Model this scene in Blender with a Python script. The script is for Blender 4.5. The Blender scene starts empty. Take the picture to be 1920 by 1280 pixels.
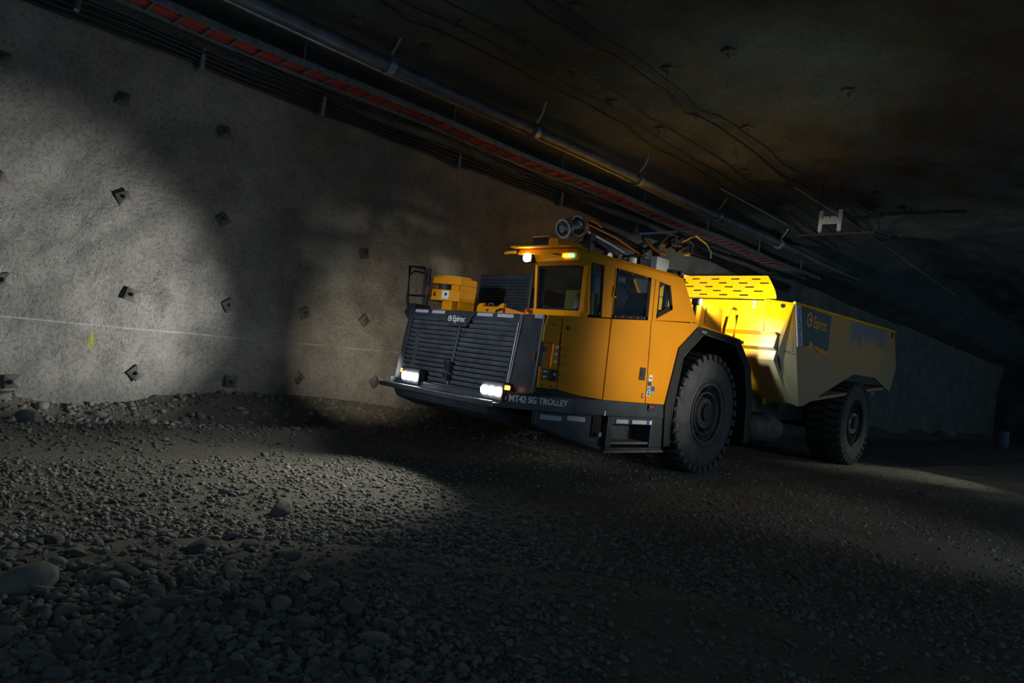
import bpy, math, random
import numpy as np
from mathutils import Vector, Matrix, noise

random.seed(7)
rng = np.random.default_rng(11)
S = bpy.context.scene
COL = S.collection

# ------------------------------------------------------------------ camera
EX = Vector((0.70457635, -0.69855714, 0.12486025))     # image right
EY = Vector((0.10873777, -0.06759439, -0.99176968))    # image down
EZ = Vector((0.70124765, 0.71235449, 0.02833413))      # view direction
cam_d = bpy.data.cameras.new('camera')
cam_d.sensor_width = 36.0
cam_d.lens = 1264.0 / 1920.0 * 36.0
cam_d.clip_end = 300
cam = bpy.data.objects.new('camera', cam_d)
COL.objects.link(cam)
M = Matrix.Identity(4)
for i in range(3):
    M[i][0] = EX[i]; M[i][1] = -EY[i]; M[i][2] = -EZ[i]
M[0][3], M[1][3], M[2][3] = 0.0, 0.0, 1.342
cam.matrix_world = M
S.camera = cam

# ------------------------------------------------------------------ world and light
w = bpy.data.worlds.new('world'); S.world = w; w.use_nodes = True
bg = w.node_tree.nodes['Background']
bg.inputs[0].default_value = (0.42, 0.73, 1.0, 1)
bg.inputs[1].default_value = 0.20
S.view_settings.view_transform = 'Standard'
S.view_settings.look = 'None'
S.view_settings.exposure = 0.0
S.view_settings.gamma = 1.0
S.view_settings.use_curve_mapping = False


def aim(o, d):
    o.rotation_euler = Vector(d).to_track_quat('-Z', 'Y').to_euler()


def spot(name, loc, target, power, cone, blend=0.6, col=(1, 1, 1), radius=0.08, parent=None):
    d = bpy.data.lights.new(name, 'SPOT')
    d.energy = power; d.color = col; d.spot_size = math.radians(cone); d.spot_blend = blend
    d.shadow_soft_size = radius
    o = bpy.data.objects.new(name, d); COL.objects.link(o)
    o.location = Vector(loc); aim(o, Vector(target) - Vector(loc))
    if parent is not None:
        o.parent = parent; o.location = Vector(loc) - Vector(BASE)
    return o


# unseen fill spots standing in for crew floods, several added only to brighten
spot('fill_spot', (10.4, -3.0, 2.2), (8.05, 5.15, 1.70), 2600, 23, 1.0, (1.0, 0.94, 0.74), 0.35)
spot('fill_spot', (-4.2, 4.6, 2.3), (5.6, 6.5, 1.75), 2000, 19, 0.8, (0.90, 0.96, 1.0), 0.3)
spot('fill_spot', (13.5, -3.0, 4.2), (14.6, 5.15, 1.6), 150, 60, 0.9, (1.0, 0.96, 0.85), 0.4)
spot('fill_spot', (19.0, 1.5, 3.6), (16.2, 4.0, 0.0), 420, 38, 0.9, (0.92, 1.0, 0.76), 0.25)  # added to light the ground beside the rear wheel
spot('fill_spot', (6.5, 0.0, 1.0), (8.7, 4.5, 5.4), 190, 42, 1.0, (0.68, 1.0, 0.90), 0.4)  # added in place of bounce light, cools the warm tint on the roof
spot('fill_spot', (8.0, -2.6, 2.6), (8.6, 3.7, 0.0), 210, 52, 1.0, (0.85, 0.95, 1.0), 0.3)  # added weak fill for the ground beside the truck

# ------------------------------------------------------------------ materials
MATS = {}


def pmat(name, col, rough=0.5, metal=0.0, coat=0.0, emit=None, estr=0.0, var=0.0, vscale=4.0, bump=0.0, bscale=30.0):
    m = bpy.data.materials.new(name); m.use_nodes = True
    nt = m.node_tree; b = nt.nodes['Principled BSDF']
    b.inputs['Base Color'].default_value = (*col, 1)
    b.inputs['Roughness'].default_value = rough
    b.inputs['Metallic'].default_value = metal
    b.inputs['Coat Weight'].default_value = coat
    if emit:
        b.inputs['Emission Color'].default_value = (*emit, 1)
        b.inputs['Emission Strength'].default_value = estr
    if var or bump:
        tc = nt.nodes.new('ShaderNodeTexCoord')
    if var:
        n = nt.nodes.new('ShaderNodeTexNoise'); n.inputs['Scale'].default_value = vscale
        n.inputs['Detail'].default_value = 6
        nt.links.new(tc.outputs['Object'], n.inputs['Vector'])
        r = nt.nodes.new('ShaderNodeValToRGB')
        r.color_ramp.elements[0].position = 0.3; r.color_ramp.elements[1].position = 0.7
        r.color_ramp.elements[0].color = (*[c * (1 - var) for c in col], 1)
        r.color_ramp.elements[1].color = (*[min(1, c * (1 + var)) for c in col], 1)
        nt.links.new(n.outputs['Fac'], r.inputs[0]); nt.links.new(r.outputs[0], b.inputs['Base Color'])
    if bump:
        n2 = nt.nodes.new('ShaderNodeTexNoise'); n2.inputs['Scale'].default_value = bscale
        n2.inputs['Detail'].default_value = 8; n2.inputs['Roughness'].default_value = 0.65
        nt.links.new(tc.outputs['Object'], n2.inputs['Vector'])
        bp = nt.nodes.new('ShaderNodeBump'); bp.inputs['Strength'].default_value = bump
        bp.inputs['Distance'].default_value = 0.03
        nt.links.new(n2.outputs['Fac'], bp.inputs['Height']); nt.links.new(bp.outputs[0], b.inputs['Normal'])
    MATS[name] = m
    return m


pmat('paint', (0.76, 0.285, 0.004), 0.46, 0, 0.0, var=0.05, vscale=3)
MATS['paint'].node_tree.nodes['Principled BSDF'].inputs['Specular IOR Level'].default_value = 0.15
pmat('paint_orange', (0.70, 0.22, 0.01), 0.4, 0, 0.2, var=0.06)
pmat('black_paint', (0.030, 0.038, 0.050), 0.38, 0, 0.2, var=0.3, vscale=5)
pmat('slat', (0.10, 0.115, 0.14), 0.38, 0.2, 0.1, var=0.3, vscale=7)
pmat('black', (0.010, 0.011, 0.013), 0.6)
pmat('seam', (0.006, 0.006, 0.007), 0.9)
pmat('rubber', (0.052, 0.056, 0.064), 0.85, var=0.35, vscale=6, bump=0.25, bscale=40)
pmat('rim', (0.068, 0.073, 0.082), 0.6, 0.2, var=0.3, vscale=9)
pmat('rim_dark', (0.018, 0.019, 0.022), 0.5, 0.3)
pmat('steel', (0.42, 0.43, 0.45), 0.3, 0.9, var=0.2, vscale=12)
pmat('galv', (0.30, 0.33, 0.36), 0.45, 0.7, var=0.3, vscale=10)
pmat('grey_casting', (0.10, 0.10, 0.095), 0.7, 0.2, var=0.4, vscale=8, bump=0.2, bscale=25)
pmat('reflector', (0.42, 0.44, 0.56), 0.35, 0.0, 0.3)
pmat('white', (0.75, 0.76, 0.78), 0.4)
pmat('white_label', (0.7, 0.7, 0.7), 0.5)
pmat('letter_white', (0.72, 0.74, 0.78), 0.45)
pmat('letter_grey', (0.62, 0.65, 0.70), 0.45)
pmat('letter_dark', (0.02, 0.02, 0.03), 0.5)
pmat('letter_yellow', (0.72, 0.34, 0.01), 0.5)
pmat('slate_decal', (0.035, 0.060, 0.085), 0.45, var=0.15, vscale=5)
pmat('red', (0.45, 0.02, 0.015), 0.4)
pmat('blue', (0.03, 0.10, 0.35), 0.4)
pmat('red_cable', (0.42, 0.035, 0.028), 0.55, var=0.2)
pmat('hose_orange', (0.75, 0.22, 0.03), 0.45)
pmat('cable_black', (0.016, 0.017, 0.02), 0.55)
pmat('pipe', (0.10, 0.12, 0.15), 0.45, 0.3, var=0.4, vscale=4)
pmat('copper', (0.55, 0.28, 0.18), 0.35, 0.8)
pmat('pale_steel', (0.62, 0.70, 0.67), 0.5, 0.0, var=0.2)
pmat('drum_blue', (0.16, 0.18, 0.24), 0.5)
pmat('lamp_white', (1, 1, 1), 0.3, emit=(0.92, 0.96, 1.0), estr=60)
pmat('lamp_cab', (1, 1, 1), 0.3, emit=(0.95, 0.97, 1.0), estr=60)
pmat('lamp_amber', (1, 0.4, 0.05), 0.3, emit=(1.0, 0.34, 0.06), estr=3.5)
pmat('lamp_orange', (1, 0.5, 0.05), 0.3, emit=(1.0, 0.42, 0.02), estr=3.0)
pmat('lamp_green', (0.2, 1, 0.4), 0.3, emit=(0.25, 0.95, 0.35), estr=2.2)
pmat('lamp_blue', (0.1, 0.1, 1), 0.3, emit=(0.03, 0.05, 1.0), estr=1.6)
pmat('rusty_red', (0.14, 0.05, 0.035), 0.7)
pmat('gauge', (0.5, 0.5, 0.48), 0.3, 0.3)
pmat('gold_paint', (0.42, 0.34, 0.05), 0.6)
pmat('plate_steel', (0.085, 0.08, 0.072), 0.65, 0.3, var=0.4, vscale=15)
pmat('seat', (0.02, 0.02, 0.022), 0.8)


def glass_mat():
    m = bpy.data.materials.new('window_glass'); m.use_nodes = True
    nt = m.node_tree; nt.nodes.clear()
    o = nt.nodes.new('ShaderNodeOutputMaterial'); mx = nt.nodes.new('ShaderNodeMixShader')
    t = nt.nodes.new('ShaderNodeBsdfTransparent'); g = nt.nodes.new('ShaderNodeBsdfGlossy')
    fr = nt.nodes.new('ShaderNodeFresnel'); fr.inputs[0].default_value = 1.16
    t.inputs[0].default_value = (0.66, 0.70, 0.76, 1); g.inputs[0].default_value = (0.9, 0.95, 1, 1)
    g.inputs['Roughness'].default_value = 0.03
    nt.links.new(fr.outputs[0], mx.inputs[0]); nt.links.new(t.outputs[0], mx.inputs[1])
    nt.links.new(g.outputs[0], mx.inputs[2]); nt.links.new(mx.outputs[0], o.inputs[0])
    MATS['glass'] = m


glass_mat()


def N(nt, typ, **kw):
    n = nt.nodes.new(typ)
    for k, v in kw.items():
        if k in n.inputs.keys():
            n.inputs[k].default_value = v
        else:
            setattr(n, k, v)
    return n


def ramp(nt, fac, stops):
    r = nt.nodes.new('ShaderNodeValToRGB')
    e = r.color_ramp.elements
    while len(e) < len(stops):
        e.new(0.5)
    for el, (p, c) in zip(e, stops):
        el.position = p; el.color = (*c, 1) if len(c) == 3 else c
    nt.links.new(fac, r.inputs[0])
    return r


def mixc(nt, fac, a, b):
    m = nt.nodes.new('ShaderNodeMix'); m.data_type = 'RGBA'
    if hasattr(fac, 'node'):
        nt.links.new(fac, m.inputs[0])
    else:
        m.inputs[0].default_value = fac
    for i, v in ((6, a), (7, b)):
        if hasattr(v, 'node'):
            nt.links.new(v, m.inputs[i])
        else:
            m.inputs[i].default_value = (*v, 1)
    return m.outputs[2]


def rock_mat(name, c0, c1, s1, bump, pits=True, line=False):
    m = bpy.data.materials.new(name); m.use_nodes = True
    nt = m.node_tree; b = nt.nodes['Principled BSDF']
    b.inputs['Roughness'].default_value = 0.92
    tc = N(nt, 'ShaderNodeTexCoord')
    n1 = N(nt, 'ShaderNodeTexNoise', Scale=s1, Detail=8.0, Roughness=0.6)
    nt.links.new(tc.outputs['Object'], n1.inputs['Vector'])
    r1 = ramp(nt, n1.outputs['Fac'], [(0.32, c0), (0.68, c1)])
    n2 = N(nt, 'ShaderNodeTexNoise', Scale=22.0, Detail=8.0, Roughness=0.7)
    nt.links.new(tc.outputs['Object'], n2.inputs['Vector'])
    r2 = ramp(nt, n2.outputs['Fac'], [(0.34, (0.45, 0.45, 0.45)), (0.52, (1, 1, 1))])
    mul = N(nt, 'ShaderNodeMix', data_type='RGBA', blend_type='MULTIPLY')
    mul.inputs[0].default_value = 0.75
    nt.links.new(r1.outputs[0], mul.inputs[6]); nt.links.new(r2.outputs[0], mul.inputs[7])
    out = mul.outputs[2]
    if line:
        sep = N(nt, 'ShaderNodeSeparateXYZ'); nt.links.new(tc.outputs['Object'], sep.inputs[0])
        n4 = N(nt, 'ShaderNodeTexNoise', Scale=1.3, Detail=3.0); nt.links.new(tc.outputs['Object'], n4.inputs['Vector'])
        # pale survey line sprayed along the wall at about 1.2 m, broken up by noise
        ma = N(nt, 'ShaderNodeMath', operation='MULTIPLY_ADD'); ma.inputs[1].default_value = 0.022
        nt.links.new(sep.outputs[0], ma.inputs[0]); ma.inputs[2].default_value = 1.085
        sb = N(nt, 'ShaderNodeMath', operation='SUBTRACT'); nt.links.new(sep.outputs[2], sb.inputs[0]); nt.links.new(ma.outputs[0], sb.inputs[1])
        ab = N(nt, 'ShaderNodeMath', operation='ABSOLUTE'); nt.links.new(sb.outputs[0], ab.inputs[0])
        rl = ramp(nt, ab.outputs[0], [(0.004, (1, 1, 1)), (0.014, (0, 0, 0))])
        rn = ramp(nt, n4.outputs['Fac'], [(0.45, (0, 0, 0)), (0.58, (0.5, 0.5, 0.5))])
        mm = N(nt, 'ShaderNodeMath', operation='MULTIPLY'); nt.links.new(rl.outputs[0], mm.inputs[0]); nt.links.new(rn.outputs[0], mm.inputs[1])
        out = mixc(nt, mm.outputs[0], out, (0.55, 0.55, 0.55))
        # yellow-green spray mark
        vd = N(nt, 'ShaderNodeVectorMath', operation='SUBTRACT'); nt.links.new(tc.outputs['Object'], vd.inputs[0]); vd.inputs[1].default_value = (2.19, 9.7, 0.93)
        vm = N(nt, 'ShaderNodeVectorMath', operation='MULTIPLY'); nt.links.new(vd.outputs[0], vm.inputs[0]); vm.inputs[1].default_value = (1 / 0.035, 0.02, 1 / 0.13)
        ln = N(nt, 'ShaderNodeVectorMath', operation='LENGTH'); nt.links.new(vm.outputs[0], ln.inputs[0])
        ry = ramp(nt, ln.outputs['Value'], [(0.6, (0.8, 0.8, 0.8)), (1.0, (0, 0, 0))])
        out = mixc(nt, ry.outputs[0], out, (0.42, 0.46, 0.03))
    nt.links.new(out, b.inputs['Base Color'])
    n3 = N(nt, 'ShaderNodeTexNoise', Scale=13.0, Detail=10.0, Roughness=0.72)
    nt.links.new(tc.outputs['Object'], n3.inputs['Vector'])
    bp = N(nt, 'ShaderNodeBump', Strength=bump, Distance=0.06)
    h = n3.outputs['Fac']
    if pits:
        v = N(nt, 'ShaderNodeTexVoronoi', Scale=26.0); nt.links.new(tc.outputs['Object'], v.inputs['Vector'])
        rp = ramp(nt, v.outputs['Distance'], [(0.05, (0, 0, 0)), (0.3, (1, 1, 1))])
        ad = N(nt, 'ShaderNodeMath', operation='MULTIPLY_ADD'); nt.links.new(rp.outputs[0], ad.inputs[0]); ad.inputs[1].default_value = 0.25
        nt.links.new(h, ad.inputs[2]); h = ad.outputs[0]
    nt.links.new(h, bp.inputs['Height']); nt.links.new(bp.outputs[0], b.inputs['Normal'])
    MATS[name] = m


rock_mat('shotcrete', (0.19, 0.185, 0.17), (0.33, 0.32, 0.295), 1.6, 0.9, line=True)
rock_mat('roof_rock', (0.070, 0.088, 0.092), (0.15, 0.175, 0.17), 0.9, 1.0)
rock_mat('ground', (0.12, 0.115, 0.095), (0.20, 0.19, 0.155), 1.2, 0.9, pits=False)


def stone_mat():
    m = bpy.data.materials.new('stone'); m.use_nodes = True
    nt = m.node_tree; b = nt.nodes['Principled BSDF']; b.inputs['Roughness'].default_value = 0.8
    g = N(nt, 'ShaderNodeNewGeometry')
    r = ramp(nt, g.outputs['Random Per Island'], [(0.0, (0.09, 0.09, 0.088)), (0.5, (0.17, 0.165, 0.15)), (1.0, (0.27, 0.26, 0.23))])
    tc = N(nt, 'ShaderNodeTexCoord')
    n = N(nt, 'ShaderNodeTexNoise', Scale=60.0, Detail=4.0); nt.links.new(tc.outputs['Object'], n.inputs['Vector'])
    r2 = ramp(nt, n.outputs['Fac'], [(0.3, (0.65, 0.65, 0.65)), (0.65, (1, 1, 1))])
    mul = N(nt, 'ShaderNodeMix', data_type='RGBA', blend_type='MULTIPLY'); mul.inputs[0].default_value = 1
    nt.links.new(r.outputs[0], mul.inputs[6]); nt.links.new(r2.outputs[0], mul.inputs[7])
    nt.links.new(mul.outputs[2], b.inputs['Base Color'])
    bp = N(nt, 'ShaderNodeBump', Strength=0.4, Distance=0.01); nt.links.new(n.outputs['Fac'], bp.inputs['Height'])
    nt.links.new(bp.outputs[0], b.inputs['Normal'])
    MATS['stone'] = m


stone_mat()


def box_side_mat():
    """Yellow paint of the dump box, dusted over, with grey slurry run down from the rear rim."""
    m = bpy.data.materials.new('dusty_box_paint'); m.use_nodes = True
    nt = m.node_tree; b = nt.nodes['Principled BSDF']; b.inputs['Roughness'].default_value = 0.6
    tc = N(nt, 'ShaderNodeTexCoord'); sep = N(nt, 'ShaderNodeSeparateXYZ'); nt.links.new(tc.outputs['Object'], sep.inputs[0])
    mp = N(nt, 'ShaderNodeMapping'); mp.inputs['Scale'].default_value = (6.0, 6.0, 0.5); nt.links.new(tc.outputs['Object'], mp.inputs[0])
    n = N(nt, 'ShaderNodeTexNoise', Scale=1.0, Detail=6.0, Roughness=0.6); nt.links.new(mp.outputs[0], n.inputs['Vector'])
    n2 = N(nt, 'ShaderNodeTexNoise', Scale=1.1, Detail=5.0); nt.links.new(tc.outputs['Object'], n2.inputs['Vector'])
    # dust film, heavier low down
    mr = N(nt, 'ShaderNodeMapRange'); mr.inputs[1].default_value = 3.1; mr.inputs[2].default_value = 1.6
    mr.inputs[3].default_value = 0.35; mr.inputs[4].default_value = 0.97
    nt.links.new(sep.outputs[2], mr.inputs[0])
    ad = N(nt, 'ShaderNodeMath', operation='MULTIPLY_ADD'); nt.links.new(n2.outputs['Fac'], ad.inputs[0]); ad.inputs[1].default_value = 0.5
    sb = N(nt, 'ShaderNodeMath', operation='SUBTRACT'); nt.links.new(mr.outputs[0], sb.inputs[0]); sb.inputs[1].default_value = 0.25
    nt.links.new(sb.outputs[0], ad.inputs[2])
    cl = N(nt, 'ShaderNodeClamp'); nt.links.new(ad.outputs[0], cl.inputs[0])
    col = mixc(nt, cl.outputs[0], (0.50, 0.24, 0.02), (0.27, 0.23, 0.145))
    # slurry: only near the rear, hanging from the top rim in runs
    lx = N(nt, 'ShaderNodeMapRange'); lx.inputs[1].default_value = 5.35; lx.inputs[2].default_value = 5.75; nt.links.new(sep.outputs[0], lx.inputs[0])
    rx = N(nt, 'ShaderNodeMapRange'); rx.inputs[1].default_value = 8.25; rx.inputs[2].default_value = 7.7; nt.links.new(sep.outputs[0], rx.inputs[0])
    mu = N(nt, 'ShaderNodeMath', operation='MULTIPLY'); nt.links.new(lx.outputs[0], mu.inputs[0]); nt.links.new(rx.outputs[0], mu.inputs[1])
    hz = N(nt, 'ShaderNodeMapRange'); hz.inputs[1].default_value = 2.2; hz.inputs[2].default_value = 3.15
    hz.inputs[3].default_value = -0.28; hz.inputs[4].default_value = 0.42; nt.links.new(sep.outputs[2], hz.inputs[0])
    a2 = N(nt, 'ShaderNodeMath', operation='ADD'); nt.links.new(hz.outputs[0], a2.inputs[0]); nt.links.new(n.outputs['Fac'], a2.inputs[1])
    rr = ramp(nt, a2.outputs[0], [(0.56, (0, 0, 0)), (0.63, (1, 1, 1))])
    m2 = N(nt, 'ShaderNodeMath', operation='MULTIPLY'); nt.links.new(rr.outputs[0], m2.inputs[0]); nt.links.new(mu.outputs[0], m2.inputs[1])
    col = mixc(nt, m2.outputs[0], col, (0.15, 0.165, 0.20))
    nt.links.new(col, b.inputs['Base Color'])
    MATS['box_side'] = m


box_side_mat()


def box_front_mat():
    m = bpy.data.materials.new('box_front_paint'); m.use_nodes = True
    nt = m.node_tree; b = nt.nodes['Principled BSDF']; b.inputs['Roughness'].default_value = 0.5
    b.inputs['Specular IOR Level'].default_value = 0.06
    tc = N(nt, 'ShaderNodeTexCoord'); sep = N(nt, 'ShaderNodeSeparateXYZ'); nt.links.new(tc.outputs['Object'], sep.inputs[0])
    n2 = N(nt, 'ShaderNodeTexNoise', Scale=1.6, Detail=3.0); nt.links.new(tc.outputs['Object'], n2.inputs['Vector'])
    mr = N(nt, 'ShaderNodeMapRange'); mr.inputs[1].default_value = 2.85; mr.inputs[2].default_value = 2.15
    mr.inputs[3].default_value = -0.25; mr.inputs[4].default_value = 0.95; nt.links.new(sep.outputs[2], mr.inputs[0])
    # dust settles towards the outer (camera) side of the box front
    my = N(nt, 'ShaderNodeMapRange'); my.inputs[1].default_value = -0.75; my.inputs[2].default_value = -1.3; nt.links.new(sep.outputs[1], my.inputs[0])
    mu = N(nt, 'ShaderNodeMath', operation='MULTIPLY'); nt.links.new(mr.outputs[0], mu.inputs[0]); nt.links.new(my.outputs[0], mu.inputs[1])
    ad = N(nt, 'ShaderNodeMath', operation='MULTIPLY_ADD'); nt.links.new(n2.outputs['Fac'], ad.inputs[0]); ad.inputs[1].default_value = 0.25; nt.links.new(mu.outputs[0], ad.inputs[2])
    s2 = N(nt, 'ShaderNodeMath', operation='SUBTRACT'); nt.links.new(ad.outputs[0], s2.inputs[0]); s2.inputs[1].default_value = 0.12
    cl = N(nt, 'ShaderNodeClamp'); nt.links.new(s2.outputs[0], cl.inputs[0])
    col = mixc(nt, cl.outputs[0], (0.80, 0.42, 0.003), (0.40, 0.39, 0.27))
    nt.links.new(col, b.inputs['Base Color'])
    MATS['box_front'] = m


box_front_mat()

# ------------------------------------------------------------------ mesh helpers
BASE = (9.4, 6.6, 0.0)          # foot of the truck


class MB:
    def __init__(s):
        s.v = []; s.f = []

    def add(s, vs, fs):
        k = len(s.v)
        s.v += [tuple(map(float, p)) for p in vs]
        s.f += [tuple(i + k for i in f) for f in fs]
        return s

    def hexa(s, p):      # 8 points: bottom ring 0-3, top ring 4-7
        return s.add(p, [(3, 2, 1, 0), (4, 5, 6, 7), (0, 1, 5, 4), (1, 2, 6, 5), (2, 3, 7, 6), (3, 0, 4, 7)])

    def box(s, x0, x1, y0, y1, z0, z1):
        return s.hexa([(x0, y0, z0), (x1, y0, z0), (x1, y1, z0), (x0, y1, z0), (x0, y0, z1), (x1, y0, z1), (x1, y1, z1), (x0, y1, z1)])

    def cbox(s, c, d, R=None):
        pts = []
        for z in (-1, 1):
            for x, y in ((-1, -1), (1, -1), (1, 1), (-1, 1)):
                p = Vector((x * d[0] / 2, y * d[1] / 2, z * d[2] / 2))
                if R is not None:
                    p = R @ p
                pts.append(Vector(c) + p)
        return s.hexa(pts)

    def prism(s, poly, ext):   # poly: 3d points (planar), ext: extrusion vector
        n = len(poly); e = Vector(ext)
        a = [Vector(p) for p in poly]
        # orientation: make side normals outward for either winding
        nrm = Vector((0, 0, 0))
        for i in range(n):
            nrm += a[i].cross(a[(i + 1) % n])
        if nrm.dot(e) > 0:
            a = a[::-1]
        vs = a + [p + e for p in a]
        fs = [tuple(range(n)), tuple(range(2 * n - 1, n - 1, -1))]
        fs += [((i + 1) % n, i, i + n, (i + 1) % n + n) for i in range(n)]
        return s.add(vs, fs)

    def xz(s, poly, y0, y1):
        return s.prism([(x, y0, z) for x, z in poly], (0, y1 - y0, 0))

    def tube(s, pts, r, n=8, closed=False):
        pts = [Vector(p) for p in pts]; m = len(pts)
        k = len(s.v); rr = r if isinstance(r, (list, tuple)) else [r] * m
        up = Vector((0, 0, 1))
        for i, p in enumerate(pts):
            a = pts[i - 1] if (i > 0 or closed) else p
            c = pts[(i + 1) % m] if (i < m - 1 or closed) else p
            t = (c - a).normalized()
            u = t.cross(up)
            if u.length < 1e-3:
                u = t.cross(Vector((0, 1, 0)))
            u.normalize(); v = u.cross(t)
            for j in range(n):
                an = 2 * math.pi * j / n
                s.v.append(tuple(p + u * (rr[i] * math.cos(an)) + v * (rr[i] * math.sin(an))))
        for i in range(m if closed else m - 1):
            for j in range(n):
                a = k + i * n + j; b = k + i * n + (j + 1) % n
                i2 = (i + 1) % m
                s.f.append((a, b, k + i2 * n + (j + 1) % n, k + i2 * n + j))
        if not closed:
            s.f.append(tuple(k + j for j in range(n - 1, -1, -1)))
            s.f.append(tuple(k + (m - 1) * n + j for j in range(n)))
        return s

    def lathe(s, prof, c, axis, n=48, closed=False):   # prof: (along axis, radius)
        ax = Vector(axis).normalized()
        u = ax.cross(Vector((0, 0, 1)))
        if u.length < 1e-3:
            u = ax.cross(Vector((0, 1, 0)))
        u.normalize(); v = ax.cross(u)
        k = len(s.v); m = len(prof)
        for h, r in prof:
            for j in range(n):
                an = 2 * math.pi * j / n
                s.v.append(tuple(Vector(c) + ax * h + u * (r * math.cos(an)) + v * (r * math.sin(an))))
        for i in range(m if closed else m - 1):
            i2 = (i + 1) % m
            for j in range(n):
                s.f.append((k + i * n + j, k + i2 * n + j, k + i2 * n + (j + 1) % n, k + i * n + (j + 1) % n))
        if not closed:
            s.f.append(tuple(k + j for j in range(n)))
            s.f.append(tuple(k + (m - 1) * n + j for j in range(n - 1, -1, -1)))
        return s

    def build(s, name, mat, parent=None, off=None, bevel=0.0, smooth=None, segs=2):
        if off is None:
            off = BASE if parent is not None else (0, 0, 0)
        me = bpy.data.meshes.new(name)
        me.from_pydata([(a - off[0], b - off[1], c - off[2]) for a, b, c in s.v], [], s.f)
        me.materials.append(MATS[mat])
        o = bpy.data.objects.new(name, me); COL.objects.link(o)
        if parent is not None:
            o.parent = parent
        import bmesh
        bm = bmesh.new(); bm.from_mesh(me); bmesh.ops.recalc_face_normals(bm, faces=bm.faces); bm.to_mesh(me); bm.free()
        if bevel:
            md = o.modifiers.new('bevel', 'BEVEL'); md.width = bevel; md.segments = segs
            md.limit_method = 'ANGLE'; md.angle_limit = math.radians(35)
        if smooth:
            me.shade_smooth()
            me.set_sharp_from_angle(angle=math.radians(smooth))
        return o


def text_mesh(name, txt, size, origin, right, up, depth, mat, parent, off=None, align='LEFT', xs=1.0, bold=0.0):
    c = bpy.data.curves.new('t', 'FONT'); c.body = txt; c.size = size; c.extrude = depth; c.align_x = align
    c.offset = bold
    c.resolution_u = 3
    o = bpy.data.objects.new('t', c); COL.objects.link(o)
    bpy.context.view_layer.update()
    dg = bpy.context.evaluated_depsgraph_get()
    me = bpy.data.meshes.new_from_object(o.evaluated_get(dg))
    bpy.data.objects.remove(o); bpy.data.curves.remove(c)
    r = Vector(right).normalized(); u = Vector(up).normalized(); nn = r.cross(u)
    if off is None:
        off = BASE
    for v in me.vertices:
        v.co = Vector(origin) + r * (v.co.x * xs) + u * v.co.y + nn * v.co.z - Vector(off)
    me.name = name; me.materials.clear(); me.materials.append(MATS[mat])
    ob = bpy.data.objects.new(name, me); COL.objects.link(ob); ob.parent = parent
    return ob


def hex_logo(s, origin, right, up, r, depth):
    """hexagon badge with a notched white heart: ring plus inner arrow"""
    R_ = Vector(right).normalized(); U = Vector(up).normalized(); nn = R_.cross(U); O = Vector(origin)
    def pt(a, rad):
        return O + R_ * (rad * math.sin(a)) + U * (rad * math.cos(a))
    for i in range(6):
        a0 = math.pi / 3 * i; a1 = a0 + math.pi / 3
        s.prism([pt(a0, r), pt(a1, r), pt(a1, r * .68), pt(a0, r * .68)], nn * depth)
    s.prism([O + R_ * (-.30 * r) + U * (.0 * r), O + U * (.30 * r), O + R_ * (.62 * r) + U * (.16 * r), O + R_ * (.62 * r) + U * (-.10 * r), O + R_ * (.05 * r) + U * (-.28 * r)], nn * depth)
    return s


def tag(o, label, cat, group=None, kind=None):
    o['label'] = label; o['category'] = cat
    if group:
        o['group'] = group
    if kind:
        o['kind'] = kind
    return o


def empty(name, loc):
    o = bpy.data.objects.new(name, None); COL.objects.link(o); o.location = loc
    o.empty_display_size = 0.2
    return o


# ------------------------------------------------------------------ numpy noise
_perm = rng.random((256, 256))


def vnoise(x, y):
    xi = np.floor(x).astype(int); yi = np.floor(y).astype(int)
    fx = x - xi; fy = y - yi
    fx = fx * fx * (3 - 2 * fx); fy = fy * fy * (3 - 2 * fy)
    a = _perm[xi % 256, yi % 256]; b = _perm[(xi + 1) % 256, yi % 256]
    c = _perm[xi % 256, (yi + 1) % 256]; d = _perm[(xi + 1) % 256, (yi + 1) % 256]
    return (a * (1 - fx) + b * fx) * (1 - fy) + (c * (1 - fx) + d * fx) * fy - 0.5


def fbm(x, y, octs):
    t = 0
    for sc, am in octs:
        t = t + am * vnoise(x * sc + 17.3 * sc, y * sc + 5.1)
    return t


def smooth01(t):
    t = np.clip(t, 0, 1)
    return t * t * (3 - 2 * t)


def floor_z(x, y):
    x = np.asarray(x, float); y = np.asarray(y, float)
    z = fbm(x, y, [(0.35, 0.06), (1.1, 0.035), (3.3, 0.018)])
    crest = 8.15 + 0.25 * vnoise(x * 0.4, x * 0.0 + 3)
    wr = np.exp(-((y - crest) / 0.42) ** 2) * (0.13 + 0.06 * vnoise(x * 1.3, x * 0)) * smooth01((6.5 - x) / 2.0)
    z = z + wr
    z = z + 0.42 * smooth01((y - 9.0) / 0.8) * (0.7 + 0.9 * vnoise(x * 0.5 + 9, x * 0))        # rubble bank at the wall foot
    z = z + 0.28 * smooth01((1.9 - x) / 1.2) * smooth01((y - 8.6) / 0.6)
    z = z - 0.03 * np.exp(-((y - 7.25) / 0.33) ** 2) * (x < 5)
    z = z - 0.03 * np.exp(-((y - 4.75) / 0.35) ** 2)
    # level under the truck
    k = smooth01((x - 6.5) / 1.5) * smooth01((8.6 - y) / 0.5) * smooth01((y - 4.6) / 0.4) * smooth01((19.5 - x) / 1.0)
    return z * (1 - k) + (-0.006) * k


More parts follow.
